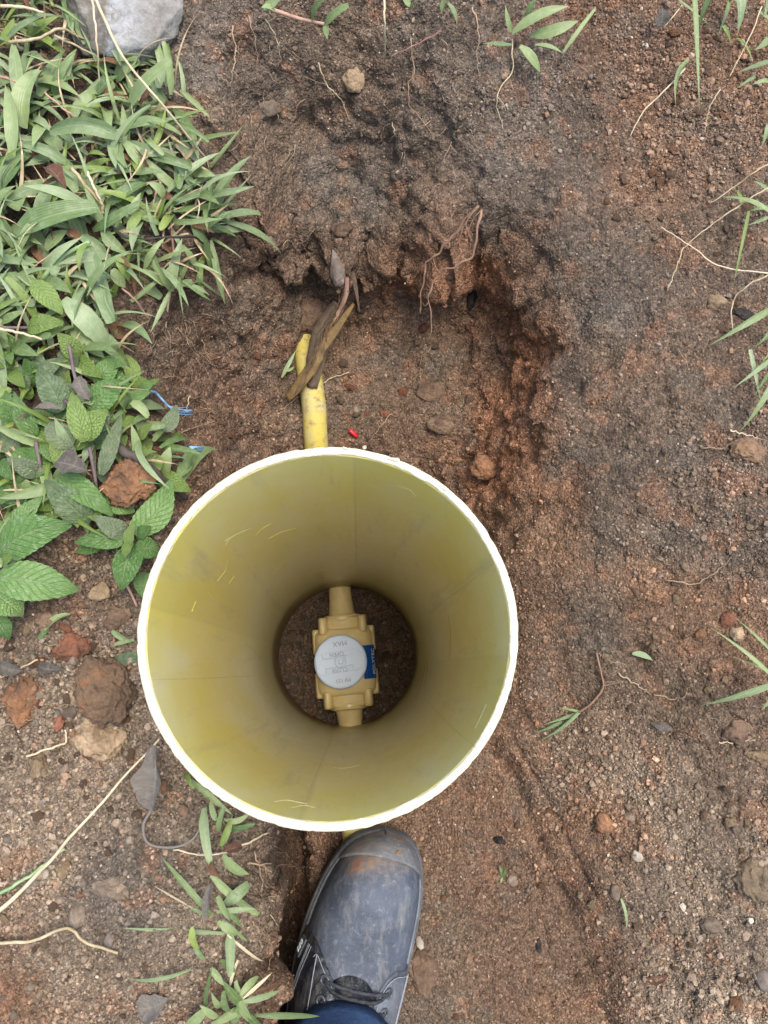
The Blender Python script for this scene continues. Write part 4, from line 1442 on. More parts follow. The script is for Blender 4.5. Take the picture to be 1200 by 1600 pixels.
stitch([(tfl(th) + .0025, th) for th in (104.5, 108, 114, 122, 130)] + [(.092, 134)])
stitch([(.113, 104.5), (.125, 104.5), (.14, 105)])
stitch([(.089, 130), (.10, 129), (.112, 128), (.13, 128)])
for d_ in (0, 3.2, 5.2):
    stitch([(.087, 141 + d_), (.096, 144 + d_), (.108, 149 + d_), (.125, 156 + d_)], r=0.00028)
stitch([(tfr(th) + .0025, th) for th in (65, 62, 57, 48, 36, 24)])
stitch([(.109, 65), (.12, 65), (.14, 65)])
stitch([(.094, 25), (.105, 27), (.118, 28), (.14, 28)]); stitch([(.094, 21), (.105, 23), (.118, 24), (.14, 24)])


def ring_geo(c, n_, R_, r_, seg=14, sd=6):
    n_ = n_ / np.linalg.norm(n_)
    x = np.cross(n_, [0.3, 1, 0.2]); x /= np.linalg.norm(x); y = np.cross(n_, x)
    V, F = [], []
    for i in range(seg):
        a = 2 * math.pi * i / seg
        d = math.cos(a) * x + math.sin(a) * y
        for s in range(sd):
            b = 2 * math.pi * s / sd
            V.append(c + d * (R_ + r_ * math.cos(b)) + n_ * r_ * math.sin(b))
    for i in range(seg):
        for s in range(sd):
            i2, s2 = (i + 1) % seg, (s + 1) % sd
            F.append((i * sd + s, i2 * sd + s, i2 * sd + s2, i * sd + s2))
    return V, F


for t in (0.101, 0.1135, 0.128):
    eyes = []
    for th in (115, 55):
        c = S(t, th, 0.0032)
        nrm = S(t, th, 0.01) - S(t, th, 0.0)
        v, f = ring_geo(c, nrm, 0.0032, 0.0009)
        boot_part('eyelet', v, f, M['metal_eyelet'])
        eyes.append(c)
    mid_ = S(t + 0.002, 90, 0.004)
    for k_ in (0, 1):
        t2 = t + (0.0045 if k_ else 0)
        pts = [eyes[0] + (0, 0, .0005), S(t2, 103, 0.0045), S(t2, 86, 0.0048 + .001 * k_), S(t2, 68, 0.0045), eyes[1] + (0, 0, .0005)]
        v, f = tube_geo(spline(pts, 24), 0.0014, 6, 0.6)
        boot_part('lace', v, f, M['lace'])
# grey woven tag on the left panel
V, F = [], []
tagp = [(0.0865, 152), (0.0865, 163), (0.102, 170), (0.102, 160)]
for off in (0.0031, 0.0044):
    for t, th in tagp:
        V.append(S(t, th, off))
F = [(0, 1, 2, 3), (7, 6, 5, 4), (0, 4, 5, 1), (1, 5, 6, 2), (2, 6, 7, 3), (3, 7, 4, 0)]
M['tag'] = mat_plain('grey_tag', (92, 98, 106), 0.6, 0.3, 0.2, 300.0, 0.1)
tg_ = boot_part('tag', V, F, M['tag'], False)
a_, b_, c_, d_ = [np.array(q) for q in V[4:]]
xa = (a_ - d_); ya = -(b_ - a_) 
xa /= np.linalg.norm(xa); nn_ = np.cross(xa, ya); nn_ /= np.linalg.norm(nn_)
if nn_[2] < 0: nn_ = -nn_
ya = np.cross(nn_, xa)
ctr = (a_ + b_ + c_ + d_) / 4 + nn_ * 0.0006
o = link('tag_lettering', text_mesh('020', 0.0075, 0.0002, M['print_white']), boot)
mt = Matrix.Identity(4)
for i in range(3):
    mt[i][0] = xa[i]; mt[i][1] = ya[i]; mt[i][2] = nn_[i]; mt[i][3] = ctr[i] - TOE[i]
o.matrix_local = mt
# dried mud crusts on the toe
for t, th, rx, sd in ((0.010, 76, .0045, 1),):
    V_, F_ = rock_geo(2, 300 + sd, 0.35, 0.5, 0.22)
    c = S(t + tmin, th, 0.0004)
    nrm = S(t + tmin, th, 0.01) - S(t + tmin, th, 0.0); nrm /= np.linalg.norm(nrm)
    x = np.cross(nrm, [1, 0.2, 0]); x /= np.linalg.norm(x); y = np.cross(nrm, x)
    V_ = [c + rx * (p_[0] * x + p_[1] * y * 0.7) + 0.0022 * p_[2] * nrm for p_ in V_]
    boot_part('mud_crust', V_, F_, M['clod_orange'])


def mat_denim():
    k = NT('denim')
    o = k.obj()
    uv = k.uv()
    w = k.tex('ShaderNodeTexWave', 95.0, uv, Distortion=0.6, Detail=2.0)
    w.bands_direction = 'DIAGONAL'
    n1 = k.tex('ShaderNodeTexNoise', 260.0, o, Detail=5.0, Roughness=0.8)
    n2 = k.tex('ShaderNodeTexNoise', 30.0, o, Detail=4.0)
    c = k.mix(k.math('MULTIPLY', n1.outputs[0], w.outputs[1]), L4(24, 48, 88), L4(110, 142, 186))
    c = k.mix(0.5, c, k.ramp(n2.outputs[0], [(0.3, G(0.7)), (0.7, G(1.25))]), 'MULTIPLY')
    k.base(c); k.set(0.9, 0.2)
    k.normal(k.bump(n1.outputs[0], 0.8, 0.002))
    return k.m


M['denim'] = mat_denim()
hf = W(531, 1571, FZ + 0.098)
hc = hf[:2] + np.array([0.0, -0.052])
V, F, UVs = [], [], []
NS, NL = 48, 26
for layer in (0, 1):
    for j in range(NL):
        s = j / (NL - 1)
        z = FZ + 0.098 + 0.36 * s
        rx, ry = 0.050 + 0.024 * s, 0.052 + 0.024 * s
        cx, cy = hc[0] + 0.008 * s, hc[1] - 0.06 * s
        for i in range(NS):
            a = 2 * math.pi * i / NS
            w_ = 1 + 0.05 * float(noise3(np.array([[math.cos(a) * 2, math.sin(a) * 2, s * 7]]), 15)[0]) * (1 if j > 1 else 0.5)
            th_ = 0.0 if layer == 0 else -0.0022
            zz = z + (-0.010 * math.sin(a) if j < 3 else 0) 
            V.append((cx + (rx * w_ + th_) * math.cos(a), cy + (ry * w_ + th_) * math.sin(a), zz))
            UVs.append((i / NS * 2, s * 2))
m_ = NS * NL
for j in range(NL - 1):
    for i in range(NS):
        i2 = (i + 1) % NS
        a_, b_, c_, d_ = j * NS + i, j * NS + i2, (j + 1) * NS + i2, (j + 1) * NS + i
        F += [(a_, b_, c_, d_), (m_ + d_, m_ + c_, m_ + b_, m_ + a_)]
for i in range(NS):
    F.append((i, m_ + i, m_ + (i + 1) % NS, (i + 1) % NS))
    j = (NL - 1) * NS
    F.append((j + (i + 1) % NS, m_ + j + (i + 1) % NS, m_ + j + i, j + i))
tr = link('trouser_leg', mesh_from('trouser_leg', V, F, M['denim'], uv=UVs))
tr.location = (0, 0, 0)
rel(tr, person)
# knee and thigh of the crouching photographer, out of the picture, above the hem
# ------------------------------------------------------------------ leaves
def leaf_tpl(name, kind, seed, arch, bend, fold, mat):
    """unit leaf along +y (length 1, width 1): bent, folded along the midrib, edges waving"""
    r = np.random.default_rng(seed)
    us = np.array([-1, -0.55, 0, 0.55, 1.0])
    nseg = 12 if kind != 'mint' else 22
    V, uv = [], []
    ph = r.uniform(0, 6.28)
    tw = r.uniform(-0.5, 0.5)
    for i in range(nseg + 1):
        v = i / nseg
        if kind == 'grass':
            w = (min(1, 0.42 + 2.2 * v) * (1 - max(0, (v - 0.45) / 0.55) ** 1.9)) if v < 1 else 0.0
            w = max(w, 0.015)
            if seed % 4 == 1: w = min(1, 0.5 + 2 * v) * (1 - 0.45 * v ** 3) * (1 if v < 0.97 else 0.6 + 0.3 * (ph % 1))
            if seed % 4 == 2: w *= 1 - 0.12 * math.sin(v * 21 + ph) ** 2
        elif kind == 'thin':
            w = max(0.02, 1 - v ** 1.6) * min(1, 0.7 + v)
        elif kind == 'mint':
            w = (math.sin(math.pi * min(1, v * 0.96 + 0.02) ** 0.72)) ** 0.82
            w *= 1 + 0.11 * ((v * 11) % 1.0 - 0.5) * (0.15 < v < 0.97)
            w = max(w, 0.04)
        else:
            w = max(0.05, math.sin(math.pi * v ** 0.85) ** 0.7 * (1 + 0.12 * math.sin(v * 17 + ph)))
        a = tw * v
        for u in us:
            x = u * w * 0.5
            z = fold * abs(u) * w * 0.5 + 0.05 * math.sin(v * 9 + ph + u * 1.4) * abs(u) * w * 0.5 * (5.0 if kind == 'dry' else 1.0)
            if kind == 'mint':
                z -= 0.16 * (abs(u) ** 2.2) * w * 0.5
            x, z = x * math.cos(a) - z * math.sin(a), x * math.sin(a) + z * math.cos(a)
            V.append((x + 0.0, v, z))
            uv.append(((u + 1) / 2, v))
    F = []
    for i in range(nseg):
        for j in range(4):
            k = i * 5 + j
            F.append((k, k + 1, k + 6, k + 5))
    return dict(V=np.array(V), F=F, uv=uv, arch=arch, bend=bend, kind=kind)


TPL = {}
for kind, cnt in (('grass', 8), ('thin', 6), ('mint', 6), ('dry', 5)):
    TPL[kind] = []
    r_ = np.random.default_rng(hash(kind) % 1000 if False else {'grass': 11, 'thin': 12, 'mint': 13, 'dry': 14}[kind])
    for i in range(cnt):
        TPL[kind].append(leaf_tpl(kind, kind, 100 + i, 0, 0, {'grass': 0.35, 'thin': 0.5, 'mint': 0.22, 'dry': 0.7}[kind] * r_.uniform(0.5, 1.5), None))
_cache = {}


def leaf_mesh(kind, i, arch, bend, mat, aspect):
    """arch and bend are fractions of the length; aspect = width / length"""
    key = (kind, i, round(arch, 1), round(bend, 1), mat, round(aspect, 2))
    if key in _cache:
        return _cache[key]
    T = TPL[kind][i]
    V = T['V'].copy()
    v = V[:, 1].copy()
    V[:, 0] *= aspect; V[:, 2] *= aspect
    V[:, 2] += key[2] * 4 * v * (1 - v)
    V[:, 0] += key[3] * 4 * v * (1 - v)
    me = mesh_from('leaf', V, T['F'], M[mat], True, T['uv'])
    _cache[key] = me
    return me


def leaf_matrix(base, tip, roll, normal=(0, 0, 1)):
    y = tip - base; Ln = np.linalg.norm(y); y = y / Ln
    z = np.array(normal, float); z = z - (z @ y) * y; z /= np.linalg.norm(z) + 1e-9
    x = np.cross(y, z)
    c, s = math.cos(roll), math.sin(roll)
    x2 = c * x + s * z; z2 = -s * x + c * z
    mt = Matrix.Identity(4)
    for i in range(3):
        mt[i][0] = x2[i] * Ln; mt[i][1] = y[i] * Ln; mt[i][2] = z2[i] * Ln; mt[i][3] = base[i]
    return mt, Ln


lr = random.Random(5)


def put_leaf(parent, base, tip, width, kind, mat, arch=None, bend=None, roll=None, name='leaf'):
    arch = lr.uniform(0.02, 0.16) if arch is None else arch
    bend = lr.uniform(-0.06, 0.06) if bend is None else bend
    roll = lr.uniform(-0.35, 0.35) if roll is None else roll
    mt, Ln = leaf_matrix(np.array(base), np.array(tip), roll)
    me = leaf_mesh(kind, lr.randrange(len(TPL[kind])), arch, bend, mat, max(0.03, min(1.2, width / Ln)))
    o = bpy.data.objects.new(name, me)
    C.objects.link(o)
    o.parent = parent
    o.matrix_local = Matrix.Translation(-Vector(parent.location)) @ mt
    return o


def put_stem(parent, pts, r0, r1, mat, name='stem', n=None, sides=6):
    P_ = spline(pts, n or max(4, 5 * len(pts)))
    v, f = tube_geo(P_, np.linspace(r0, r1, len(P_)), sides)
    o = link(name, mesh_from(name, v, f, M[mat]))
    return rel(o, parent) if parent is not None else o


def px2m(w, q):
    return w / FPX * float((np.array(q) - CAM) @ Rw[:, 2])


def plant(name, cpx, label, cat, leaves, kind='grass', mat='grass', group=None, stem=None, h=(0.006, 0.03)):
    """leaves: (base px, tip px, width px[, material[, base height, tip height]])"""
    c = hit(*cpx)[0]
    root = empty(name, c, label, cat, group)
    for L in leaves:
        (bx, by), (tx, ty), w = L[:3]
        mt = L[3] if len(L) > 3 and L[3] else mat
        hb = L[4] if len(L) > 4 else lr.uniform(0.003, 0.014) + h[0]
        ht = L[5] if len(L) > 5 else lr.uniform(0.3, 1.0) * h[1]
        b, t = lift(bx, by, hb), lift(tx, ty, ht)
        if abs(b[2] - t[2]) > 0.09:                       # do not let a blade dive over an edge
            t = W(tx, ty, b[2] - 0.02)
        kd = 'mint' if mt.startswith('mint') else ('dry' if mt.startswith('leaf_') else kind)
        put_leaf(root, b, t, px2m(w, (b + t) / 2) * ((0.7 if by > 1200 else 0.84) if kd == 'grass' else 1.0), kd, mt)
        if kd == 'grass' or kd == 'mint':                 # leaf stalk down to the crown of the plant
            pass
    if stem:
        for pts, r0, r1, sm in stem:
            put_stem(root, [lift(x, y, z) for x, y, z in pts], r0, r1, sm)
    return root


GP, GL = 'grass_pale', 'grass_lime'
plant('grass_plant', (40, 200), 'broad upright grass blades at the upper edge of the picture below the grey rock', 'grass',
      [((20, 248), (8, 133), 28), ((36, 200), (64, 110), 38), ((92, 236), (60, 190), 36), ((2, 295), (45, 240), 42), ((10, 300), (30, 330), 40), ((30, 160), (20, 60), 24), ((0, 70), (22, 28), 22, GL), ((60, 150), (98, 80), 26), ((12, 60), (70, 25), 14, 'grass_pale'), ((100, 140), (120, 76), 22)])
plant('grass_plant', (192, 222), 'pale grass with a long blunt blade pointing sideways beside the bare pit edge', 'grass',
      [((192, 218), (78, 206), 30, GP, .02, .03), ((195, 222), (242, 280), 26), ((195, 222), (280, 238), 22, GP), ((200, 200), (262, 190), 22), ((230, 240), (300, 262), 18), ((182, 126), (218, 94), 28), ((202, 168), (268, 94), 24, None, .02, .045), ((190, 215), (236, 165), 12, GP), ((150, 150), (185, 118), 24), ((130, 190), (150, 130), 26), ((110, 180), (165, 140), 20), ((206, 240), (226, 282), 16, GL), ((240, 190), (282, 212), 20)])
plant('grass_plant', (262, 318), 'grass tuft of narrow blades leaning out over the dug pit edge', 'grass',
      [((262, 300), (345, 238), 16, GP, .012, .03), ((268, 318), (365, 274), 22, GP), ((352, 340), (407, 335), 16, GP), ((348, 346), (442, 402), 18, GP, .008, .02), ((260, 325), (368, 300), 14, GP), ((270, 330), (375, 318), 16), ((290, 320), (352, 290), 18), ((300, 345), (372, 372), 13), ((255, 310), (230, 285), 20), ((315, 360), (382, 362), 13, GP), ((330, 375), (352, 476), 12), ((320, 380), (340, 440), 14), ((285, 385), (311, 425), 18), ((300, 350), (330, 400), 16), ((268, 335), (250, 360), 18, GL), ((240, 345), (258, 310), 20, GL)], stem=[([(262, 320, .006), (300, 338, .014), (352, 344, .01)], .0014, .0009, 'stem_green'), ([(262, 318, .006), (268, 360, .008), (275, 440, .004)], .0013, .0008, 'stem_red')])
plant('grass_plant', (268, 450), 'sparse grass tuft with bare pale roots hanging at the pit edge', 'grass',
      [((268, 455), (285, 372), 20, GP), ((266, 452), (240, 405), 12), ((270, 450), (310, 440), 14, GP), ((266, 455), (235, 520), 12, GP), ((280, 445), (328, 462), 13, GP), ((285, 440), (330, 470), 8), ((262, 440), (240, 380), 14), ((258, 445), (222, 420), 15), ((300, 430), (355, 470), 8, GP), ((275, 450), (300, 400), 12)], stem=[([(266, 455, .008), (262, 480, .004), (258, 520, .0)], .0012, .0006, 'straw')])
plant('grass_plant', (30, 362), 'wide blue-green grass leaf arching across the bank', 'grass',
      [((26, 364), (150, 324), 46, None, .025, .035), ((20, 380), (-20, 330), 34), ((0, 402), (62, 410), 22), ((0, 432), (68, 442), 24), ((72, 390), (106, 360), 27), ((30, 395), (70, 330), 22), ((-10, 350), (25, 290), 30), ((60, 350), (85, 285), 30), ((10, 470), (45, 455), 22)])
plant('grass_plant', (140, 380), 'grass with a jointed stem and bright lime shoot in the middle of the bank', 'grass',
      [((128, 335), (145, 382), 18), ((138, 380), (125, 426), 11, GL, .03, .03), ((138, 386), (174, 505), 34, GP, .02, .025), ((160, 358), (200, 396), 24), ((155, 262), (187, 306), 20, GL), ((168, 322), (232, 285), 25), ((172, 340), (202, 380), 20), ((120, 300), (104, 256), 26), ((150, 330), (168, 290), 22), ((180, 400), (202, 440), 18, GL), ((176, 420), (196, 450), 22), ((140, 320), (128, 270), 24), ((108, 330), (132, 380), 20), ((200, 360), (222, 330), 18, GL), ((200, 330), (250, 352), 20)], stem=[([(62, 440, .012), (100, 400, .02), (140, 378, .024)], .0018, .0015, 'stem_green')])
plant('grass_plant', (110, 470), 'large drooping grey-green leaf with a lime leaf beside it', 'leafy plant',
      [((98, 468), (172, 548), 44, GP, .025, .012), ((52, 440), (98, 492), 36, 'mint_lime', .03, .03), ((68, 440), (112, 458), 30), ((150, 440), (168, 500), 36, GP), ((44, 512), (100, 505), 34, 'mint_lime', .022, .03), ((98, 500), (48, 540), 30, 'mint_lime', .02, .02), ((20, 490), (60, 470), 26), ((110, 510), (165, 560), 30), ((0, 470), (34, 478), 24), ((0, 500), (36, 488), 20), ((20, 540), (60, 556), 26)])
MD, ML, LG = 'mint_dusty', 'mint_lime', 'leaf_grey'
plant('mint_plant', (120, 650), 'wilted mint plant with dusty grey-green leaves and purple stems', 'mint plant',
      [((55, 682), (22, 612), 36, 'mint'), ((133, 690), (112, 612), 36, ML, .028, .035), ((134, 688), (168, 640), 46, ML, .024, .03), ((96, 642), (58, 580), 48, MD, .02, .03), ((140, 640), (192, 594), 46, 'mint', .02, .03), ((158, 742), (190, 648), 25, MD, .025, .03), ((140, 816), (70, 750), 48, MD, .02, .03), ((92, 742), (176, 806), 40, 'mint', .018, .025), ((140, 626), (124, 588), 22, LG, .028, .03), ((100, 640), (48, 642), 12, LG, .03, .03), ((88, 722), (136, 736), 38, LG, .03, .035), ((28, 726), (4, 654), 26, MD), ((50, 726), (48, 694), 24, 'mint'), ((70, 735), (40, 760), 26, 'mint'), ((110, 700), (72, 660), 44, MD, .014, .02), ((150, 600), (186, 560), 34, 'mint'), ((118, 560), (160, 590), 30, ML), ((120, 560), (90, 520), 34, ML), ((60, 600), (38, 560), 30, 'mint'), ((170, 580), (205, 620), 28, 'mint'), ((40, 700), (20, 740), 24, 'mint'), ((0, 720), (22, 750), 26, 'mint'), ((10, 790), (55, 760), 30, 'mint'), ((85, 770), (50, 812), 32, 'mint'), ((18, 760), (-10, 790), 26, 'mint'), ((180, 545), (205, 580), 24), ((150, 520), (190, 560), 30, GP), ((60, 590), (100, 560), 26, MD), ((150, 660), (120, 640), 26, 'mint', .01, .015), ((168, 690), (140, 660), 30, MD, .012, .02), ((66, 690), (92, 728), 28, 'mint', .014, .02)],
      stem=[([(108, 540, .02), (116, 585, .026), (124, 610, .026)], .0013, .001, 'stem_purple'), ([(140, 700, .02), (146, 730, .022), (150, 756, .02)], .0015, .0011, 'stem_purple'), ([(0, 512, .02), (30, 512, .022), (52, 512, .02)], .0013, .001, 'stem_purple'), ([(100, 625, .026), (125, 650, .03), (134, 690, .026)], .0013, .001, 'stem_purple'), ([(56, 690, .016), (60, 715, .018), (70, 770, .012)], .0016, .0014, 'stem_purple')])
plant('mint_plant', (206, 842), 'fresh mint rosette with toothed leaves right beside the white rim', 'mint plant',
      [((208, 834), (267, 750), 50, 'mint', .03, .035), ((202, 840), (116, 848), 38, 'mint', .03, .03), ((210, 850), (190, 922), 50, 'mint', .03, .03), ((212, 852), (250, 864), 36, 'mint', .034, .035), ((200, 856), (212, 814), 22, ML, .036, .042), ((204, 846), (196, 872), 20, ML, .038, .042), ((200, 832), (146, 806), 34, MD, .024, .03), ((164, 778), (210, 800), 42, 'mint', .012, .014), ((224, 894), (226, 936), 30, 'mint', .01, .012), ((160, 852), (118, 862), 26, 'mint', .018, .02), ((214, 840), (236, 822), 24, 'mint', .032, .034)],
      stem=[([(206, 842, .0), (206, 842, .02), (206, 843, .036)], .002, .0016, 'stem_green')])
plant('mint_plant', (-4, 884), 'two big toothed mint leaves reaching in from the picture edge over bare soil', 'mint plant',
      [((0, 868), (112, 820), 64, 'mint', .03, .035), ((-4, 902), (122, 922), 64, 'mint', .034, .03), ((-6, 930), (36, 962), 52, 'mint', .026, .02), ((-10, 962), (14, 1000), 40, 'mint', .02, .012), ((20, 838), (66, 776), 44, 'mint', .024, .03), ((-10, 850), (10, 812), 30, 'mint', .02, .02), ((4, 880), (20, 868), 18, ML, .04, .042), ((18, 940), (46, 922), 26, 'mint', .014, .012)], stem=[([(-6, 884, .0), (-4, 884, .02), (0, 884, .034)], .002, .0016, 'stem_green')])
plant('weed', (268, 740), 'small pointed green weed leaves between the black twig and the rim', 'weed',
      [((275, 764), (343, 703), 30, 'grass', .012, .03), ((258, 742), (266, 698), 25, 'grass', .012, .025), ((250, 690), (288, 678), 22), ((250, 700), (300, 690), 14), ((290, 735), (310, 700), 18), ((238, 745), (226, 726), 18), ((280, 745), (300, 722), 20), ((232, 652), (208, 664), 20)])
plant('weed', (225, 640), 'small curled green leaf beside a scrap of blue string', 'weed',
      [((214, 640), (263, 642), 34, GP, .01, .018), ((212, 660), (232, 676), 20), ((222, 668), (258, 664), 18), ((205, 628), (232, 652), 18), ((196, 636), (180, 620), 24), ((240, 690), (262, 672), 14)])
plant('grass_plant', (345, 1300), 'grass sprouting along the trench edge just below the white rim', 'grass',
      [((297, 1218), (365, 1275), 14), ((290, 1208), (302, 1232), 12, GL), ((320, 1262), (329, 1352), 22, GP, .008, .012), ((345, 1322), (363, 1274), 18, GL), ((348, 1336), (390, 1366), 22), ((350, 1280), (392, 1268), 14), ((358, 1290), (398, 1288), 14), ((338, 1282), (330, 1252), 14), ((330, 1345), (345, 1370), 14, 'leaf_brown'), ((350, 1330), (378, 1322), 16, 'leaf_brown'), ((342, 1300), (350, 1262), 14)])
plant('grass_plant', (335, 1430), 'flattened grass with long slanting blades halfway down the trench edge', 'grass',
      [((332, 1432), (253, 1340), 14, None, .01, .015), ((330, 1366), (404, 1428), 20), ((352, 1412), (388, 1380), 27, GP), ((330, 1380), (322, 1440), 14, 'leaf_grey'), ((338, 1425), (400, 1420), 12, GP), ((330, 1430), (290, 1412), 9), ((340, 1440), (372, 1460), 20), ((350, 1420), (378, 1450), 16), ((355, 1440), (386, 1470), 8), ((340, 1400), (360, 1440), 22), ((300, 1418), (240, 1384), 5, 'straw')])
plant('grass_plant', (357, 1460), 'pale flattened grass stem lying across the bare bank', 'grass',
      [((357, 1458), (190, 1450), 13, GP, .006, .004), ((360, 1455), (358, 1527), 22, GP), ((300, 1448), (310, 1482), 16, GL), ((355, 1460), (412, 1502), 6, 'straw'), ((298, 1515), (200, 1528), 9, GP, .006, .006), ((320, 1500), (300, 1470), 12), ((322, 1576), (332, 1508), 10), ((330, 1512), (350, 1540), 16), ((345, 1500), (370, 1520), 14)])
plant('grass_plant', (375, 1560), 'leafy grass clump at the lower picture edge beside the boot', 'grass',
      [((368, 1532), (402, 1602), 20, None, .01, .02), ((372, 1560), (405, 1525), 18), ((380, 1565), (440, 1546), 16, GP), ((378, 1570), (346, 1530), 20), ((376, 1575), (330, 1600), 22), ((292, 1604), (327, 1570), 24), ((385, 1580), (420, 1610), 18), ((360, 1580), (352, 1548), 24), ((398, 1586), (500, 1588), 17, GP, .012, .018), ((380, 1560), (425, 1520), 8, 'straw'), ((390, 1550), (436, 1508), 7, 'leaf_brown'), ((360, 1540), (372, 1500), 8, 'straw'), ((340, 1590), (312, 1570), 16), ((370, 1590), (390, 1560), 18), ((350, 1570), (330, 1550), 16), ((365, 1600), (372, 1570), 20)])
# right-hand side and far edge
plant('grass_plant', (1090, 10), 'tall green grass blades hanging down at the upper corner of the bank', 'grass',
      [((1084, -20), (1093, 174), 11, 'grass', .05, .02), ((1116, -20), (1092, 52), 10, 'grass', .05, .03), ((1126, -6), (1174, 28), 8), ((1155, -20), (1152, 54), 20, GP, .03, .02), ((1202, 97), (1154, 112), 11, GP), ((1076, 94), (1056, 164), 9), ((1140, 0), (1120, 60), 7), ((1060, 0), (1110, 40), 7), ((1200, 60), (1178, 78), 12), ((1200, 30), (1184, 16), 14), ((1200, 130), (1176, 132), 12), ((1150, 60), (1176, 98), 8, GL), ((1180, 120), (1148, 140), 6), ((1200, 195), (1190, 230), 9), ((1200, 0), (1190, 40), 10, GP), ((1130, 40), (1142, 72), 8, GL)], kind='thin', h=(.004, .02))
plant('grass_plant', (1205, 330), 'green runner grass with dry stems at the picture edge in mid slope', 'grass',
      [((1202, 332), (1128, 308), 12, 'grass', .02, .015), ((1202, 325), (1170, 330), 10), ((1170, 330), (1146, 446), 6, GL, .02, .01), ((1200, 340), (1168, 352), 7, GP), ((1160, 320), (1150, 296), 7, GL), ((1202, 300), (1176, 282), 8)], kind='thin', h=(.004, .02))
plant('grass_plant', (1205, 500), 'grass with a pale bristly seed head above the orange clod', 'grass',
      [((1204, 484), (1108, 540), 13, 'grass', .02, .012), ((1172, 546), (1190, 632), 8, GP, .015, .01), ((1204, 562), (1146, 606), 9, GP, .02, .018), ((1204, 602), (1156, 674), 11, 'grass', .02, .01), ((1204, 580), (1180, 616), 7), ((1204, 510), (1172, 546), 8), ((1204, 540), (1188, 570), 6, GL)], kind='thin', h=(.004, .02))
plant('grass_plant', (1206, 1050), 'fan of thin green blades reaching over bare soil at the picture edge', 'grass',
      [((1206, 1056), (1112, 982), 8, 'grass', .02, .02), ((1206, 1018), (1150, 966), 6, 'grass', .02, .02), ((1206, 1070), (1096, 1102), 12, GP, .018, .014), ((1206, 1050), (1146, 1026), 4), ((1206, 1090), (1190, 1110), 6)], kind='thin', h=(.004, .02))
plant('grass_plant', (800, 62), 'leafy grass plant rooted at the top of the pit wall', 'grass',
      [((800, 52), (888, 10), 22, 'grass', .012, .03), ((830, 56), (904, 32), 22, 'grass', .012, .03), ((880, 82), (930, 14), 8), ((822, 30), (838, -4), 13), ((800, 70), (754, 68), 12, GP), ((812, 72), (844, 114), 20, 'grass', .012, .01), ((800, 50), (790, 10), 10), ((836, 70), (880, 84), 10)])
plant('weed', (508, 36), 'small weed sprig with a pinkish stem on the top edge of the pit wall', 'weed',
      [((430, 18), (408, 12), 14), ((412, 14), (437, -2), 16, 'grass', .012, .02), ((488, 32), (508, -2), 12, 'grass', .012, .02), ((508, 40), (545, 8), 16, 'grass', .012, .02), ((508, 40), (512, 62), 12)], stem=[([(428, 16, .008), (470, 30, .01), (508, 38, .01)], .0016, .0013, 'stem_red')])
plant('weed', (640, 8), 'little weed leaves at the top edge beside a white straw', 'weed',
      [((640, 10), (630, -6), 12), ((642, 14), (656, 0), 10), ((700, 5), (714, 40), 14, GP), ((696, 0), (690, 20), 12)])
plant('grass_sprig', (905, 1090), 'uprooted grass sprig with a brown root lying on the slope', 'grass sprig',
      [((905, 1112), (872, 1106), 5, 'grass', .003, .004), ((905, 1112), (836, 1160), 8, GP, .003, .003), ((900, 1115), (850, 1132), 7, GP, .003, .004), ((878, 1128), (834, 1146), 6, 'grass', .003, .003)], kind='thin', stem=[([(932, 1020, .002), (940, 1055, .003), (942, 1075, .003), (925, 1098, .003), (903, 1114, .003)], .0007, .0010, 'root_brown'), ([(942, 1072, .003), (968, 1066, .002)], .0006, .0003, 'root_brown')])
for q, lab in (([((988, 1021), (1020, 1032), 11, GP, .004, .003)], 'single short green leaf scrap on the slope above a straw'),
               ([((970, 1404), (978, 1450), 9, 'grass_pale', .003, .003)], 'single short upright green leaf scrap near the small grey stone'),
               ([((440, 590), (462, 548), 8, 'grass_pale', .004, .006), ((446, 580), (460, 572), 5, 'grass', .004, .004)], 'torn green grass blade lying beside the yellow pipe'),
               ([((180, 1030), (235, 1022), 20, 'mint_dusty', .004, .006)], 'grey-green leaf tucked against the rim above the big orange clod'),
               ([((70, 985), (110, 960), 14, 'grass', .004, .004), ((60, 1000), (78, 982), 12, 'grass', .003, .004)], 'small green leaf pressed on the soil under the big mint leaves'),
               ([((175, 985), (205, 1003), 12, 'grass', .004, .004), ((178, 1008), (210, 1000), 8, 'grass', .003, .004)], 'small bright green leaf scrap between crumbled clods near the rim')):
    plant('leaf_scrap', q[0][1], lab, 'leaf', q)

# dense low growth between the plants, too tangled to count: one mass
poly = [(-60, -60), (150, -60), (120, 90), (180, 110), (270, 100), (300, 190), (330, 250), (345, 320), (330, 400), (300, 470), (220, 470), (180, 500), (205, 570), (225, 640), (280, 700), (250, 760), (180, 800), (120, 810), (60, 830), (-60, 880)]


def inpoly(x, y):
    c = False
    n = len(poly)
    for i in range(n):
        x1, y1 = poly[i]; x2, y2 = poly[i - 1]
        if (y1 > y) != (y2 > y) and x < (x2 - x1) * (y - y1) / (y2 - y1) + x1:
            c = not c
    return c


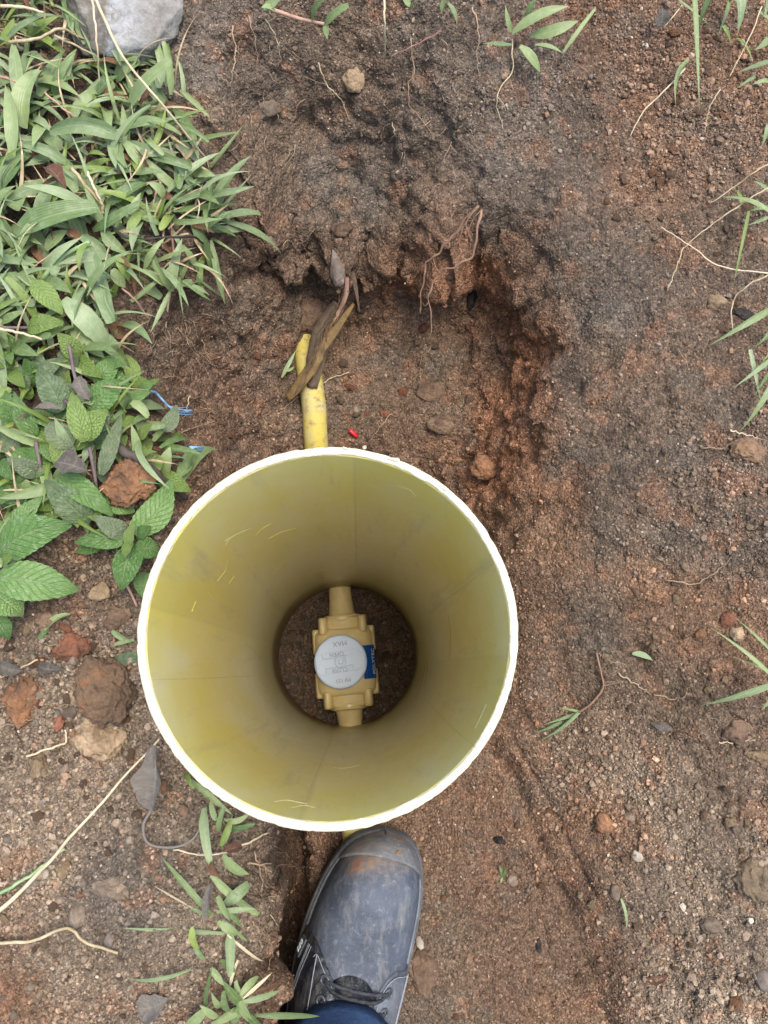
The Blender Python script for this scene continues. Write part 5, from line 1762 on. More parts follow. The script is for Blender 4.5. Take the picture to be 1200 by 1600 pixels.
GV, GF, GU, GRN = {}, {}, {}, {}
cr = random.Random(9)
cnt = 0
while cnt < 1100:
    x, y = cr.uniform(-60, 340), cr.uniform(-60, 880)
    if not inpoly(x, y):
        continue
    cnt += 1
    b = lift(x, y, cr.uniform(0.0, 0.014))
    if y > 540 and cr.random() < 0.55:
        kind, mat, Ln, wd_ = 'mint', cr.choice(['mint', 'mint', 'mint_dusty', 'mint_lime', 'mint_lime']), cr.uniform(.012, .028), None
        wd_ = Ln * cr.uniform(.45, .6)
    else:
        kind, mat, Ln = cr.choice(['grass', 'grass', 'thin', 'thin', 'thin']), cr.choice(['grass', 'grass', 'grass', 'grass_pale', 'grass_pale', 'grass_lime', 'leaf_brown', 'straw', 'straw']), cr.uniform(.014, .055)
        wd_ = cr.uniform(.004, .010) if kind == 'grass' else cr.uniform(.003, .006)
        if mat == 'straw':
            kind = 'thin'; wd_ = cr.uniform(.0015, .0035)
        if mat == 'leaf_brown':
            kind = 'dry'; Ln *= 0.6; wd_ *= 0.7
    az = cr.uniform(0, 6.28)
    el = cr.uniform(-0.15, 0.7)
    t = b + Ln * np.array([math.cos(az) * math.cos(el), math.sin(az) * math.cos(el), math.sin(el)])
    mt, L_ = leaf_matrix(b, t, cr.uniform(-0.5, 0.5))
    T = TPL[kind][cr.randrange(len(TPL[kind]))]
    V = T['V'].copy(); v = V[:, 1].copy()
    V[:, 0] *= wd_ / Ln; V[:, 2] *= wd_ / Ln
    V[:, 2] += cr.uniform(0.02, 0.2) * 4 * v * (1 - v); V[:, 0] += cr.uniform(-.08, .08) * 4 * v * (1 - v)
    A = np.array(mt)
    V = V @ A[:3, :3].T + A[:3, 3]
    k = 'mint' if kind == 'mint' else 'grass'
    GV.setdefault(mat, []); GF.setdefault(mat, []); GU.setdefault(mat, []); GRN.setdefault(mat, [])
    off = sum(len(q) for q in GV[mat])
    GV[mat].append(V); GF[mat].append(np.array(T['F']) + off); GU[mat].append(np.array(T['uv'])); GRN[mat].append(np.full(len(V), cr.random()))
NAMES = {'grass': 'short green grass leaves matted between the larger plants', 'grass_pale': 'pale grey-green grass leaves matted in the bank growth', 'grass_lime': 'lime green young leaves scattered in the bank growth', 'mint': 'small toothed mint leaves crowded low on the bank', 'mint_lime': 'yellow-green mint leaves low on the bank', 'mint_dusty': 'dusty wilted mint leaves low on the bank', 'leaf_brown': 'dead brown leaf litter under the bank growth', 'straw': 'bits of dry straw mixed into the bank growth'}
for mat in GV:
    me = big_mesh('ground_cover', np.vstack(GV[mat]), np.vstack(GF[mat]), M[mat], None, np.concatenate(GRN[mat]), n=4, uv=np.vstack(GU[mat]))
    tag(link('ground_cover', me), NAMES[mat], 'ground cover', None, 'stuff')
# ------------------------------------------------------------------ clods, stones
def rock(name, px, py, rx, ry, mat, label, cat, seed, level=3, rough=0.28, ang=0.55, sink=0.35, hgt_=0.62, rot=None, group=None):
    q, n = hit(px, py)
    a_, b_ = px2m(rx, q), px2m(ry, q)
    V, F = rock_geo(level, seed, rough, ang, 1.0)
    r = random.Random(seed)
    rot = r.uniform(-0.25, 0.25) if rot is None else rot
    hz = hgt_ * (a_ + b_) / 2
    X = V[:, 0] * a_; Y = V[:, 1] * b_; Z = V[:, 2] * hz
    c, s = math.cos(rot), math.sin(rot)
    V = np.stack([c * X - s * Y, s * X + c * Y, Z], 1)
    if 'among the mint' in label: q = W(px, py, q[2] + 0.017)
    # tip it onto the slope a little
    o = link(name, mesh_from(name, V, F, M[mat], level > 1), None, tuple(q + np.array([0, 0, hz * (1 - 2 * sink)])))
    nn = Vector(n).lerp(Vector((0, 0, 1)), 0.5).normalized()
    o.rotation_mode = 'QUATERNION'
    o.rotation_quaternion = Vector((0, 0, 1)).rotation_difference(nn)
    return tag(o, label, cat, group)


CL = [
    ('soil_clod', 168, 1078, 44, 56, 'clod_tanorange', 'large rounded clod with orange clay patches below the rim', 'clod'),
    ('soil_clod', 40, 1096, 34, 38, 'clod_orange', 'round orange-tan clod with a white flake near the picture edge', 'clod'),
    ('soil_clod', 150, 1152, 46, 36, 'clod_tan', 'flat tan block of dry earth under the large rounded clod', 'clod'),
    ('soil_clod', 60, 1198, 15, 19, 'clod_tan', 'small yellowish tan lump beside the bent straw', 'clod'),
    ('soil_clod', 112, 1012, 26, 22, 'clod_red', 'reddish brown clod above the large rounded clod', 'clod'),
    ('soil_clod', 76, 970, 20, 16, 'clod_brown', 'grey-brown clod under the tip of the big mint leaf', 'clod'),
    ('soil_clod', 156, 926, 17, 15, 'clod_tan', 'pale tan lump on soil below the mint rosette', 'clod'),
    ('soil_clod', 102, 980, 11, 10, 'clod_red', 'little red clay lump beside the grey-brown clod', 'clod'),
    ('soil_clod', 186, 966, 22, 18, 'clod_brown', 'curled brown crust of earth close to the rim', 'clod'),
    ('soil_clod', 118, 1090, 16, 12, 'clod_tan', 'tan lump leaning against the large rounded clod', 'clod'),
    ('stone', 108, 1114, 12, 11, 'stone_grey', 'dark grey stone between the two orange clods', 'stone'),
    ('soil_clod', 92, 1132, 10, 12, 'clod_red', 'small red-brown lump under the dark grey stone', 'clod'),
    ('stone', 121, 1431, 15, 20, 'stone_grey', 'smooth pale grey oval stone on the bare bank', 'stone'),
    ('stone', 176, 1390, 38, 20, 'stone_grey', 'flat grey stone half sunk in the bare bank', 'stone'),
    ('soil_clod', 98, 1358, 13, 17, 'clod_tan', 'yellowish clod beside the long slanting straw', 'clod'),
    ('soil_clod', 125, 1398, 7, 6, 'clod_red', 'tiny brick-red lump above the pale grey oval stone', 'clod'),
    ('stone', 71, 1366, 6, 9, 'stone_white', 'small white stone chip touching the long straw', 'stone'),
    ('soil_clod', 255, 1228, 8, 12, 'clod_orange', 'small orange lump beside the withered grey leaf', 'clod'),
    ('soil_clod', 287, 1266, 10, 12, 'clod_brown', 'brown lump between the withered leaf and the grass', 'clod'),
    ('stone', 172, 1470, 12, 14, 'stone_blue', 'dark bluish stone at the end of the bent dry stick', 'stone'),
    ('stone', 50, 1541, 9, 8, 'stone_grey', 'small grey stone low on the bare bank', 'stone'),
    ('soil_clod', 201, 753, 35, 38, 'clod_orange', 'dark orange clod lying among the mint leaves', 'clod'),
    ('soil_clod', 1166, 706, 30, 19, 'clod_tanorange', 'orange-tan clod crossed by a pale root at the picture edge', 'clod'),
    ('soil_clod', 1188, 1372, 34, 38, 'stone_olive', 'large olive-brown block of earth at the picture edge', 'clod'),
    ('stone', 1110, 1447, 19, 13, 'stone_grey', 'grey-brown oval stone on the lower spoil slope', 'stone'),
    ('soil_clod', 1150, 1568, 14, 10, 'clod_orange', 'orange lump low on the spoil slope', 'clod'),
    ('stone', 1194, 1530, 16, 18, 'stone_blue', 'blue-grey stone cut by the lower picture edge corner', 'stone'),
    ('stone', 995, 1336, 9, 12, 'stone_white', 'pale upright pebble on the gravelly slope', 'stone'),
    ('stone', 983, 1275, 10, 9, 'stone_grey', 'grey pebble among the gravel on the slope', 'stone'),
    ('soil_clod', 944, 1286, 14, 16, 'clod_orange', 'crumbling orange lump among the gravel', 'clod'),
    ('stone', 961, 1396, 11, 13, 'stone_grey', 'small flat grey stone at the leaf scrap', 'stone'),
    ('soil_clod', 1136, 968, 13, 14, 'clod_red', 'red-brown lump on the slope above the thin grass fan', 'clod'),
    ('soil_clod', 1151, 990, 11, 12, 'clod_tan', 'tan lump next to the red-brown one by the grass fan', 'clod'),
    ('soil_clod', 1094, 990, 9, 8, 'clod_orange', 'small orange lump on the slope beside the grass tip', 'clod'),
    ('soil_clod', 1150, 1140, 26, 22, 'clod_brown', 'brown crust of earth below the thin grass fan', 'clod'),
    ('soil_clod', 1185, 1180, 24, 14, 'clod_tan', 'flat tan clod near the picture edge in mid slope', 'clod'),
    ('stone', 664, 1518, 26, 36, 'clod_brown', 'brown stone wedged against the side of the boot', 'stone'),
    ('stone', 657, 1473, 7, 12, 'stone_white', 'white chip sticking out beside the boot', 'stone'),
    ('charcoal_lump', 781, 1313, 11, 7, 'charcoal', 'small black charcoal bit on the trench floor', 'charcoal'),
    ('stone', 801, 1376, 9, 9, 'stone_grey', 'grey pebble next to the tiny sprout', 'stone'),
    ('charcoal_lump', 842, 1477, 5, 12, 'charcoal', 'thin black charcoal splinter low on the trench floor', 'charcoal'),
    ('stone', 676, 612, 28, 17, 'clod_brown', 'flat-topped brown stone in the pit floor', 'stone'),
    ('stone', 692, 662, 27, 18, 'clod_brown', 'grey-brown stone in the pit floor nearer the tube', 'stone'),
    ('stone', 526, 420, 13, 27, 'stone_blue', 'blue-grey slab standing against the far pit wall', 'stone'),
    ('stone', 519, 454, 10, 6, 'clod_tan', 'small yellowish stone at the foot of the blue-grey slab', 'stone'),
    ('charcoal_lump', 738, 460, 9, 25, 'charcoal', 'upright black charcoal piece in the orange pit wall', 'charcoal'),
    ('soil_clod', 492, 490, 24, 28, 'clod_brown', 'dark cracked clod beside the bark strip', 'clod'),
    ('soil_clod', 762, 728, 26, 22, 'clod_orange', 'orange clay lump at the pit edge beside the rim', 'clod'),
    ('stone', 553, 125, 17, 20, 'clod_tan', 'wedge-shaped tan stone set in the far pit wall', 'stone'),
    ('stone', 418, 172, 22, 14, 'stone_grey', 'flat grey stone set in the far pit wall', 'stone'),
    ('soil_clod', 535, 360, 18, 10, 'clod_brown', 'knob of earth hanging at the lip of the pit wall', 'clod'),
    ('stone', 558, 640, 7, 8, 'stone_grey', 'small pale stone on the pit floor beside the pipe', 'stone'),
    ('charcoal_lump', 1162, 492, 24, 10, 'charcoal', 'burnt black and grey wood piece under a grass blade', 'charcoal'),
    ('soil_clod', 1120, 470, 16, 14, 'clod_tan', 'tan lump beside the burnt wood piece', 'clod'),
    ('stone', 587, 975, 9, 10, 'stone_grey', 'dark round stone beside the valve inside the tube', 'stone'),
]
for i, (nm, x, y, rx, ry, mt, lab, cat) in enumerate(CL):
    big_ = max(rx, ry) > 18
    fl = 0.62
    if cat == 'charcoal': fl = 0.45
    rock(nm, x, y, rx, ry, mt, lab, cat, 500 + i, 4 if max(rx, ry) > 28 else (3 if big_ else 2), 0.38 if nm == 'soil_clod' else 0.22, 0.75 if nm == 'stone' else 0.7, 0.62 if lab.startswith(('flat grey stone half', 'brown stone wedged', 'large olive', 'flat tan', 'flat-topped', 'grey-brown stone in')) else 0.46, fl)

# the pale rock behind the grass
def mat_rock_big():
    k = NT('lichen_grey_rock')
    o = k.obj()
    n1 = k.tex('ShaderNodeTexNoise', 60.0, o, Detail=6.0, Roughness=0.7)
    n2 = k.tex('ShaderNodeTexNoise', 420.0, o, Detail=4.0, Roughness=0.7)
    sp = k.n('ShaderNodeSeparateXYZ'); k.l(o, sp.inputs[0])
    band = k.math('ADD', k.math('MULTIPLY_ADD', sp.outputs[0], 26.0, 0.35), k.math('MULTIPLY_ADD', n1.outputs[0], 2.4, -1.2))
    w = k.ramp(band, [(0.1, G(0.0)), (0.55, G(0.9)), (0.9, G(0.9)), (1.3, G(0.4))])
    c = k.mix(w, k.ramp(n1.outputs[0], [(0.35, L4(104, 98, 86, .6)), (0.65, L4(148, 142, 128, .6))]), k.ramp(n1.outputs[0], [(0.4, L4(146, 146, 142, .55)), (0.6, L4(188, 190, 190, .55))]))
    c = k.mix(0.6, c, k.ramp(n2.outputs[0], [(0.3, G(0.7)), (0.7, G(1.25))]), 'MULTIPLY')
    k.base(c); k.set(0.9, 0.2)
    k.normal(k.bump(n2.outputs[0], 0.5, 0.002, k.bump(n1.outputs[0], 0.4, 0.004)))
    return k.m


M['big_rock'] = mat_rock_big()
plant('sprout', (785, 1362), 'tiny green sprout on the trench floor', 'sprout', [((786, 1370), (780, 1352), 7, 'grass', .001, .005), ((786, 1370), (791, 1358), 6, 'mint', .001, .004), ((785, 1371), (782, 1380), 5, 'grass', .001, .002)])
rq, _ = hit(192, 8)
V, F = rock_geo(4, 812, 0.16, 0.8, 1.0)
V = V * np.array([px2m(92, rq), px2m(112, rq), 0.024])
tag(link('rock', mesh_from('rock', V, F, M['big_rock']), None, tuple(np.array(rq) + (0, 0, 0.004))), 'big pale grey rock with a whitish face behind the grass', 'rock')

# nameless lumps and pebbles that look alike
pr = random.Random(21)
lowmesh = {}
CW = {'clod_brown': 'brown', 'clod_tan': 'tan', 'clod_orange': 'orange', 'clod_red': 'reddish', 'stone_grey': 'grey', 'clod_tanorange': 'orange-tan'}
for mt in ('clod_brown', 'clod_tan', 'clod_orange', 'clod_red', 'stone_grey', 'clod_tanorange'):
    lowmesh[mt] = []
    for i in range(5):
        V, F = rock_geo(2, 900 + i * 7, 0.4, 0.95, 0.75)
        lowmesh[mt].append(mesh_from('lump', V, F, M[mt], True))
REG = [((10, 960, 205, 1200), 40, (5, 11), 'soil_clod', 'loose @ soil lump on the crumbly bank below the mint', 'clod', 'loose lumps on the crumbly bank', ('clod_brown', 'clod_brown', 'clod_tan', 'clod_red')),
       ((0, 1210, 270, 1600), 50, (4, 9), 'soil_clod', 'small @ soil lump on the bare bank around the long straw', 'clod', 'small lumps on the bare bank', ('clod_brown', 'clod_tan', 'clod_brown', 'stone_grey')),
       ((900, 1230, 1195, 1600), 55, (4, 9), 'pebble', 'small @ pebble in the gravelly lower slope', 'pebble', 'pebbles on the gravelly slope', ('clod_tan', 'stone_grey', 'clod_brown', 'clod_tanorange')),
       ((690, 1240, 860, 1590), 26, (3, 7), 'pebble', 'small @ pebble pressed into the red-brown trench floor', 'pebble', 'pebbles on the trench floor', ('clod_brown', 'stone_grey', 'clod_orange')),
       ((880, 420, 1190, 1180), 40, (4, 8), 'soil_clod', 'small @ crumb of earth on the dark spoil slope', 'clod', 'crumbs on the dark slope', ('clod_brown', 'clod_tan', 'clod_tanorange')),
       ((940, 30, 1190, 400), 50, (4, 9), 'soil_clod', 'small @ crumb on the slope below the tall grass', 'clod', 'crumbs below the tall grass', ('clod_orange', 'clod_brown', 'clod_tanorange')),
       ((340, 420, 740, 690), 50, (4, 9), 'soil_clod', 'loose @ earth crumb on the pit floor behind the tube', 'clod', 'crumbs on the pit floor', ('clod_brown', 'clod_red', 'clod_brown')),
       ((455, 930, 628, 1125), 44, (3.5, 8), 'pebble', 'small @ pebble on the soil around the valve inside the tube', 'pebble', 'pebbles inside the tube', ('clod_tan', 'stone_grey', 'clod_orange', 'clod_brown', 'clod_tanorange'))]
for (x0, y0, x1, y1), n, (r0, r1), nm, lab, cat, grp, mats in REG:
    k = 0
    while k < n:
        x, y = pr.uniform(x0, x1), pr.uniform(y0, y1)
        q, nrm = hit(x, y)
        rad = math.hypot(q[0], q[1])
        if nm == 'pebble' and 'tube' in grp:
            if rad > 0.074: continue
            dloc = np.array([q[0] - axc[0], q[1] - axc[1]])
            if abs(dloc @ np.array([dv[1], -dv[0]])) < 0.042: continue
        elif rad < 0.1:
            continue
        if grp.startswith('pebbles on the trench') and x < 690: continue
        k += 1
        rr_ = px2m(r0 + (r1 - r0) * pr.random() ** 2, q)
        mtk = pr.choice(mats)
        o = link(nm, pr.choice(lowmesh[mtk]), None, tuple(q + np.array([0, 0, rr_ * 0.08])))
        o.scale = (rr_ * pr.uniform(.8, 1.2), rr_ * pr.uniform(.8, 1.2), rr_ * pr.uniform(.7, 1.0))
        o.rotation_euler = (pr.uniform(-.4, .4), pr.uniform(-.4, .4), pr.uniform(0, 6.28))
        tag(o, lab.replace('@', CW[mtk]), cat, grp + ', ' + CW[mtk])

# ------------------------------------------------------------------ roots
def path3(pts):
    """pixel path lying on the ground: (x, y, height above it)"""
    return [lift(x, y, h) for x, y, h in pts]


def strand(name, label, cat, pts, r0, r1, mat, group=None, sides=5, wig=0.0, seed=0, branches=()):
    P_ = spline(path3(pts), 6 * len(pts))
    if wig:
        r = np.random.default_rng(seed)
        t = np.linspace(0, 1, len(P_))[:, None]
        P_ = P_ + wig * (np.sin(t * 23 + r.uniform(0, 6, 3)) + 0.6 * np.sin(t * 51 + r.uniform(0, 6, 3))) * [1, 1, .4]
    v, f = tube_geo(P_, np.linspace(r0, r1, len(P_)), sides)
    c = np.array(P_[0])
    o = link(name, mesh_from(name, [np.array(x) - c for x in v], f, M[mat]), None, tuple(c))
    tag(o, label, cat, group)
    for bp, b0, b1 in branches:
        Pb = spline(path3(bp), 6 * len(bp))
        v, f = tube_geo(Pb, np.linspace(b0, b1, len(Pb)), 4)
        link('side_root' if cat == 'root' else 'side_stalk', mesh_from('branch', [np.array(x) - c for x in v], f, M[mat]), o)
    return o


def hang(pts):
    """like path3 but for strands hanging free: absolute heights given"""
    return [W(x, y, z) for x, y, z in pts]


def free_strand(name, label, cat, pts, r0, r1, mat, wig=0.0008, seed=0, branches=()):
    P_ = spline(hang(pts), 7 * len(pts))
    r = np.random.default_rng(seed)
    t = np.linspace(0, 1, len(P_))[:, None]
    P_ = P_ + wig * (np.sin(t * 23 + r.uniform(0, 6, 3)) + 0.7 * np.sin(t * 49 + r.uniform(0, 6, 3)))
    v, f = tube_geo(P_, np.linspace(r0, r1, len(P_)) * (1 + 0.15 * np.sin(t[:, 0] * 40)), 6)
    c = np.array(P_[0])
    o = link(name, mesh_from(name, [np.array(x) - c for x in v], f, M[mat]), None, tuple(c))
    tag(o, label, cat)
    for bp, b0, b1 in branches:
        Pb = spline(hang(bp), 7 * len(bp))
        v, f = tube_geo(Pb, np.linspace(b0, b1, len(Pb)), 4)
        link('side_root', mesh_from('side_root', [np.array(x) - c for x in v], f, M[mat]), o)
    return o


free_strand('root', 'thin pinkish root hanging in front of the orange hollow, its straighter fork', 'root',
            [(748, 322, .395), (712, 362, .38), (690, 390, .37), (668, 410, .36), (661, 440, .35), (656, 490, .33)], .0013, .0006, 'root_brown', .0006, 1,
            [([(742, 328, .395), (728, 350, .39), (736, 372, .385), (742, 390, .378)], .0005, .0002), ([(735, 335, .39), (722, 360, .385), (718, 384, .378), (730, 396, .372)], .0005, .0002), ([(676, 402, .363), (682, 420, .36), (690, 428, .36)], .0005, .0002)])
free_strand('root', 'crooked brown root with rootlets dangling down the orange hollow', 'root',
            [(750, 328, .395), (746, 365, .39), (738, 398, .38), (716, 414, .37), (690, 425, .36), (676, 445, .35), (670, 472, .34), (674, 505, .325), (673, 532, .31)], .0012, .0005, 'root_brown', .0008, 2,
            [([(738, 398, .38), (722, 388, .378), (716, 372, .378)], .0004, .0002), ([(670, 472, .34), (664, 478, .338), (660, 472, .336)], .0005, .0002), ([(690, 425, .36), (678, 416, .36), (672, 404, .362)], .0004, .0002), ([(750, 330, .395), (738, 345, .393), (732, 366, .39), (742, 384, .384)], .0005, .0002)])
RT = [([(498, 98, .004), (508, 128, .004), (524, 146, .004), (536, 160, .003), (545, 186, .002)], .0009, 'long pale rootlet zigzagging down the middle of the far wall'),
      ([(642, 60, .004), (646, 112, .005), (638, 135, .004), (640, 165, .004), (652, 178, .003), (676, 210, .002)], .0009, 'forked pale rootlet on the far wall above the grey lip'),
      ([(362, 40, .005), (368, 80, .006), (364, 110, .005), (360, 135, .003)], .0009, 'grey root hanging at the upper bend of the pit wall'),
      ([(388, 25, .006), (398, 60, .008), (402, 95, .006), (398, 130, .004)], .0008, 'grey root just beside the weed sprig stem'),
      ([(415, 30, .006), (432, 60, .008), (440, 100, .006)], .0007, 'thin grey root under the weed sprig leaf'),
      ([(340, 115, .004), (356, 130, .004), (366, 148, .003)], .0007, 'short straw-coloured rootlet sticking out of the upper wall'),
      ([(270, 80, .003), (290, 74, .003), (312, 70, .003)], .0007, 'crooked rootlet on the dirt beside the pale rock'),
      ([(738, 10, .006), (748, 50, .008), (745, 90, .006), (750, 120, .004)], .0009, 'brown root hanging below the leafy grass plant'),
      ([(800, 60, .006), (800, 110, .006), (776, 150, .004), (782, 185, .003), (787, 200, .002)], .0008, 'white rootlet ending in a small fork on the upper slope'),
      ([(735, 202, .003), (742, 222, .003), (750, 246, .002)], .0006, 'small pale hooked rootlet on the smooth upper slope'),
      ([(594, 222, .003), (600, 200, .004), (612, 192, .004)], .0007, 'pale loop of rootlet on the far wall'),
      ([(612, 192, .004), (616, 208, .004), (608, 222, .003)], .0007, 'short pale rootlet beside the loop on the far wall'),
      ([(296, 618, .004), (292, 640, .004), (286, 655, .003)], .0008, 'pale rootlet on the pit edge above the blue string'),
      ([(283, 676, .003), (310, 666, .005), (336, 664, .005), (350, 678, .003)], .0009, 'branching white root lying on the red soil beside the grass'),
      ([(255, 590, .003), (272, 588, .004), (284, 590, .003)], .0006, 'straight pale rootlet on the left pit edge'),
      ([(316, 530, .003), (324, 556, .004), (340, 575, .003)], .0006, 'thin rootlet curving down the left pit face'),
      ([(545, 582, .003), (520, 590, .005), (498, 602, .006), (470, 618, .004), (440, 640, .002)], .0006, 'thin pale rootlet draped across the yellow pipe'),
      ([(676, 540, .003), (658, 560, .004), (656, 580, .004), (645, 600, .003)], .0006, 'thin grey rootlet on the pit floor above the brown stone'),
      ([(612, 645, .003), (590, 672, .004), (574, 694, .003)], .0006, 'thin rootlet beside the red scrap on the pit floor'),
      ([(1095, 700, .003), (1130, 700, .005), (1150, 690, .014), (1172, 684, .018), (1205, 690, .012)], .001, 'pale root running over the orange-tan clod'),
      ([(1140, 672, .003), (1160, 678, .005), (1184, 684, .004)], .0009, 'short white straw just above the orange-tan clod'),
      ([(1040, 905, .003), (1085, 912, .004), (1120, 892, .003), (1142, 872, .003)], .0008, 'two-strand dry grass curve lying on the right slope'),
      ([(965, 1052, .002), (992, 1068, .003), (1018, 1085, .002)], .0009, 'stiff pale straw on the slope below the leaf scrap'),
      ([(1022, 1084, .002), (1050, 1092, .003), (1070, 1088, .003), (1074, 1075, .003)], .0005, 'hair-thin brown rootlet at the end of the stiff straw'),
      ([(1122, 1160, .003), (1150, 1160, .004), (1180, 1156, .003)], .0006, 'thin pale rootlet on the brown crust of earth'),
      ([(385, 1350, .004), (420, 1350, .006), (450, 1352, .008), (470, 1355, .006)], .0009, 'white root sticking out over the trench edge'),
      ([(398, 1330, .003), (410, 1380, .003), (402, 1420, .002)], .0006, 'thin rootlet running down the trench edge soil'),
      ([(395, 1440, .003), (425, 1480, .003), (420, 1510, .003)], .0006, 'fine rootlet on the trench edge beside the boot'),
      ([(60, 1030, .004), (30, 1045, .006), (0, 1060, .006)], .0011, 'pale straw above the round orange-tan clod'),
      ([(0, 1134, .005), (28, 1130, .005), (54, 1122, .003)], .001, 'whitish twig below the round orange-tan clod'),
      ([(225, 1130, .003), (208, 1138, .003), (203, 1148, .002)], .0005, 'tiny curled rootlet between the big clod and the rim'),
      ([(50, 1005, .003), (80, 1008, .004), (112, 1012, .003)], .0005, 'fine rootlet crossing the soil under the big mint leaves')]
for i, (pts, r_, lab) in enumerate(RT):
    strand('root' if 'straw' not in lab and 'grass' not in lab and 'twig' not in lab else 'straw', lab, 'root' if 'straw' not in lab and 'grass' not in lab and 'twig' not in lab else 'straw', pts, r_ * .75, r_ * 0.25, 'root_pale' if i % 4 else 'straw', None, 5, 0.0006, i,
           [([pts[len(pts) // 2], (pts[len(pts) // 2][0] + (-1) ** i * 10, pts[len(pts) // 2][1] + 12, .003), (pts[len(pts) // 2][0] + (-1) ** i * 15, pts[len(pts) // 2][1] + 24, .002)], r_ * .5, r_ * .2)] if len(pts) > 3 and i % 2 == 0 else ())
# fine hair roots that cannot be told apart
hr = random.Random(33)
HR = [((370, 60, 480, 240), 24, 'hair-fine rootlet hanging on the grey upper part of the far wall', 'hair roots on the far wall', (0, 1)),
      ((600, 60, 720, 240), 16, 'hair-fine rootlet on the brown far wall below the top weeds', 'hair roots below the top weeds', (0, 1)),
      ((215, 470, 320, 560), 34, 'hair-fine pale rootlet under the sparse grass tuft', 'hair roots under the sparse tuft', (.3, 1)),
      ((270, 240, 330, 300), 14, 'hair-fine pale rootlet under the pale grass at the pit edge', 'hair roots under the pale grass', (.5, .6)),
      ((390, 1300, 440, 1540), 22, 'hair-fine rootlet poking from the cut trench edge', 'hair roots on the trench edge', (.6, .8)),
      ((440, 330, 500, 380), 8, 'hair-fine rootlet dangling under the lip of the pit wall', 'hair roots under the lip', (0, 1)),
      ((255, 600, 330, 700), 14, 'hair-fine white rootlet at the pit edge near the blue string', 'hair roots near the blue string', (.8, .5)),
      ((880, 430, 1150, 1150), 14, 'hair-fine rootlet scattered on the dark spoil slope', 'hair roots on the slope', (0.2, 0.3))]
for (x0, y0, x1, y1), n, lab, grp, (dx, dy) in HR:
    for k in range(n):
        x, y = hr.uniform(x0, x1), hr.uniform(y0, y1)
        L_ = hr.uniform(12, 40)
        a1 = math.atan2(dy, dx) + hr.uniform(-0.9, 0.9)
        pts = [(x, y, .002)]
        for s in range(3):
            a1 += hr.uniform(-0.7, 0.7)
            x += math.cos(a1) * L_ / 3; y += math.sin(a1) * L_ / 3
            pts.append((x, y, hr.uniform(.001, .006)))
        strand('root', lab, 'root', pts, hr.uniform(.0002, .0004), .00012, 'root_pale', grp, 4)

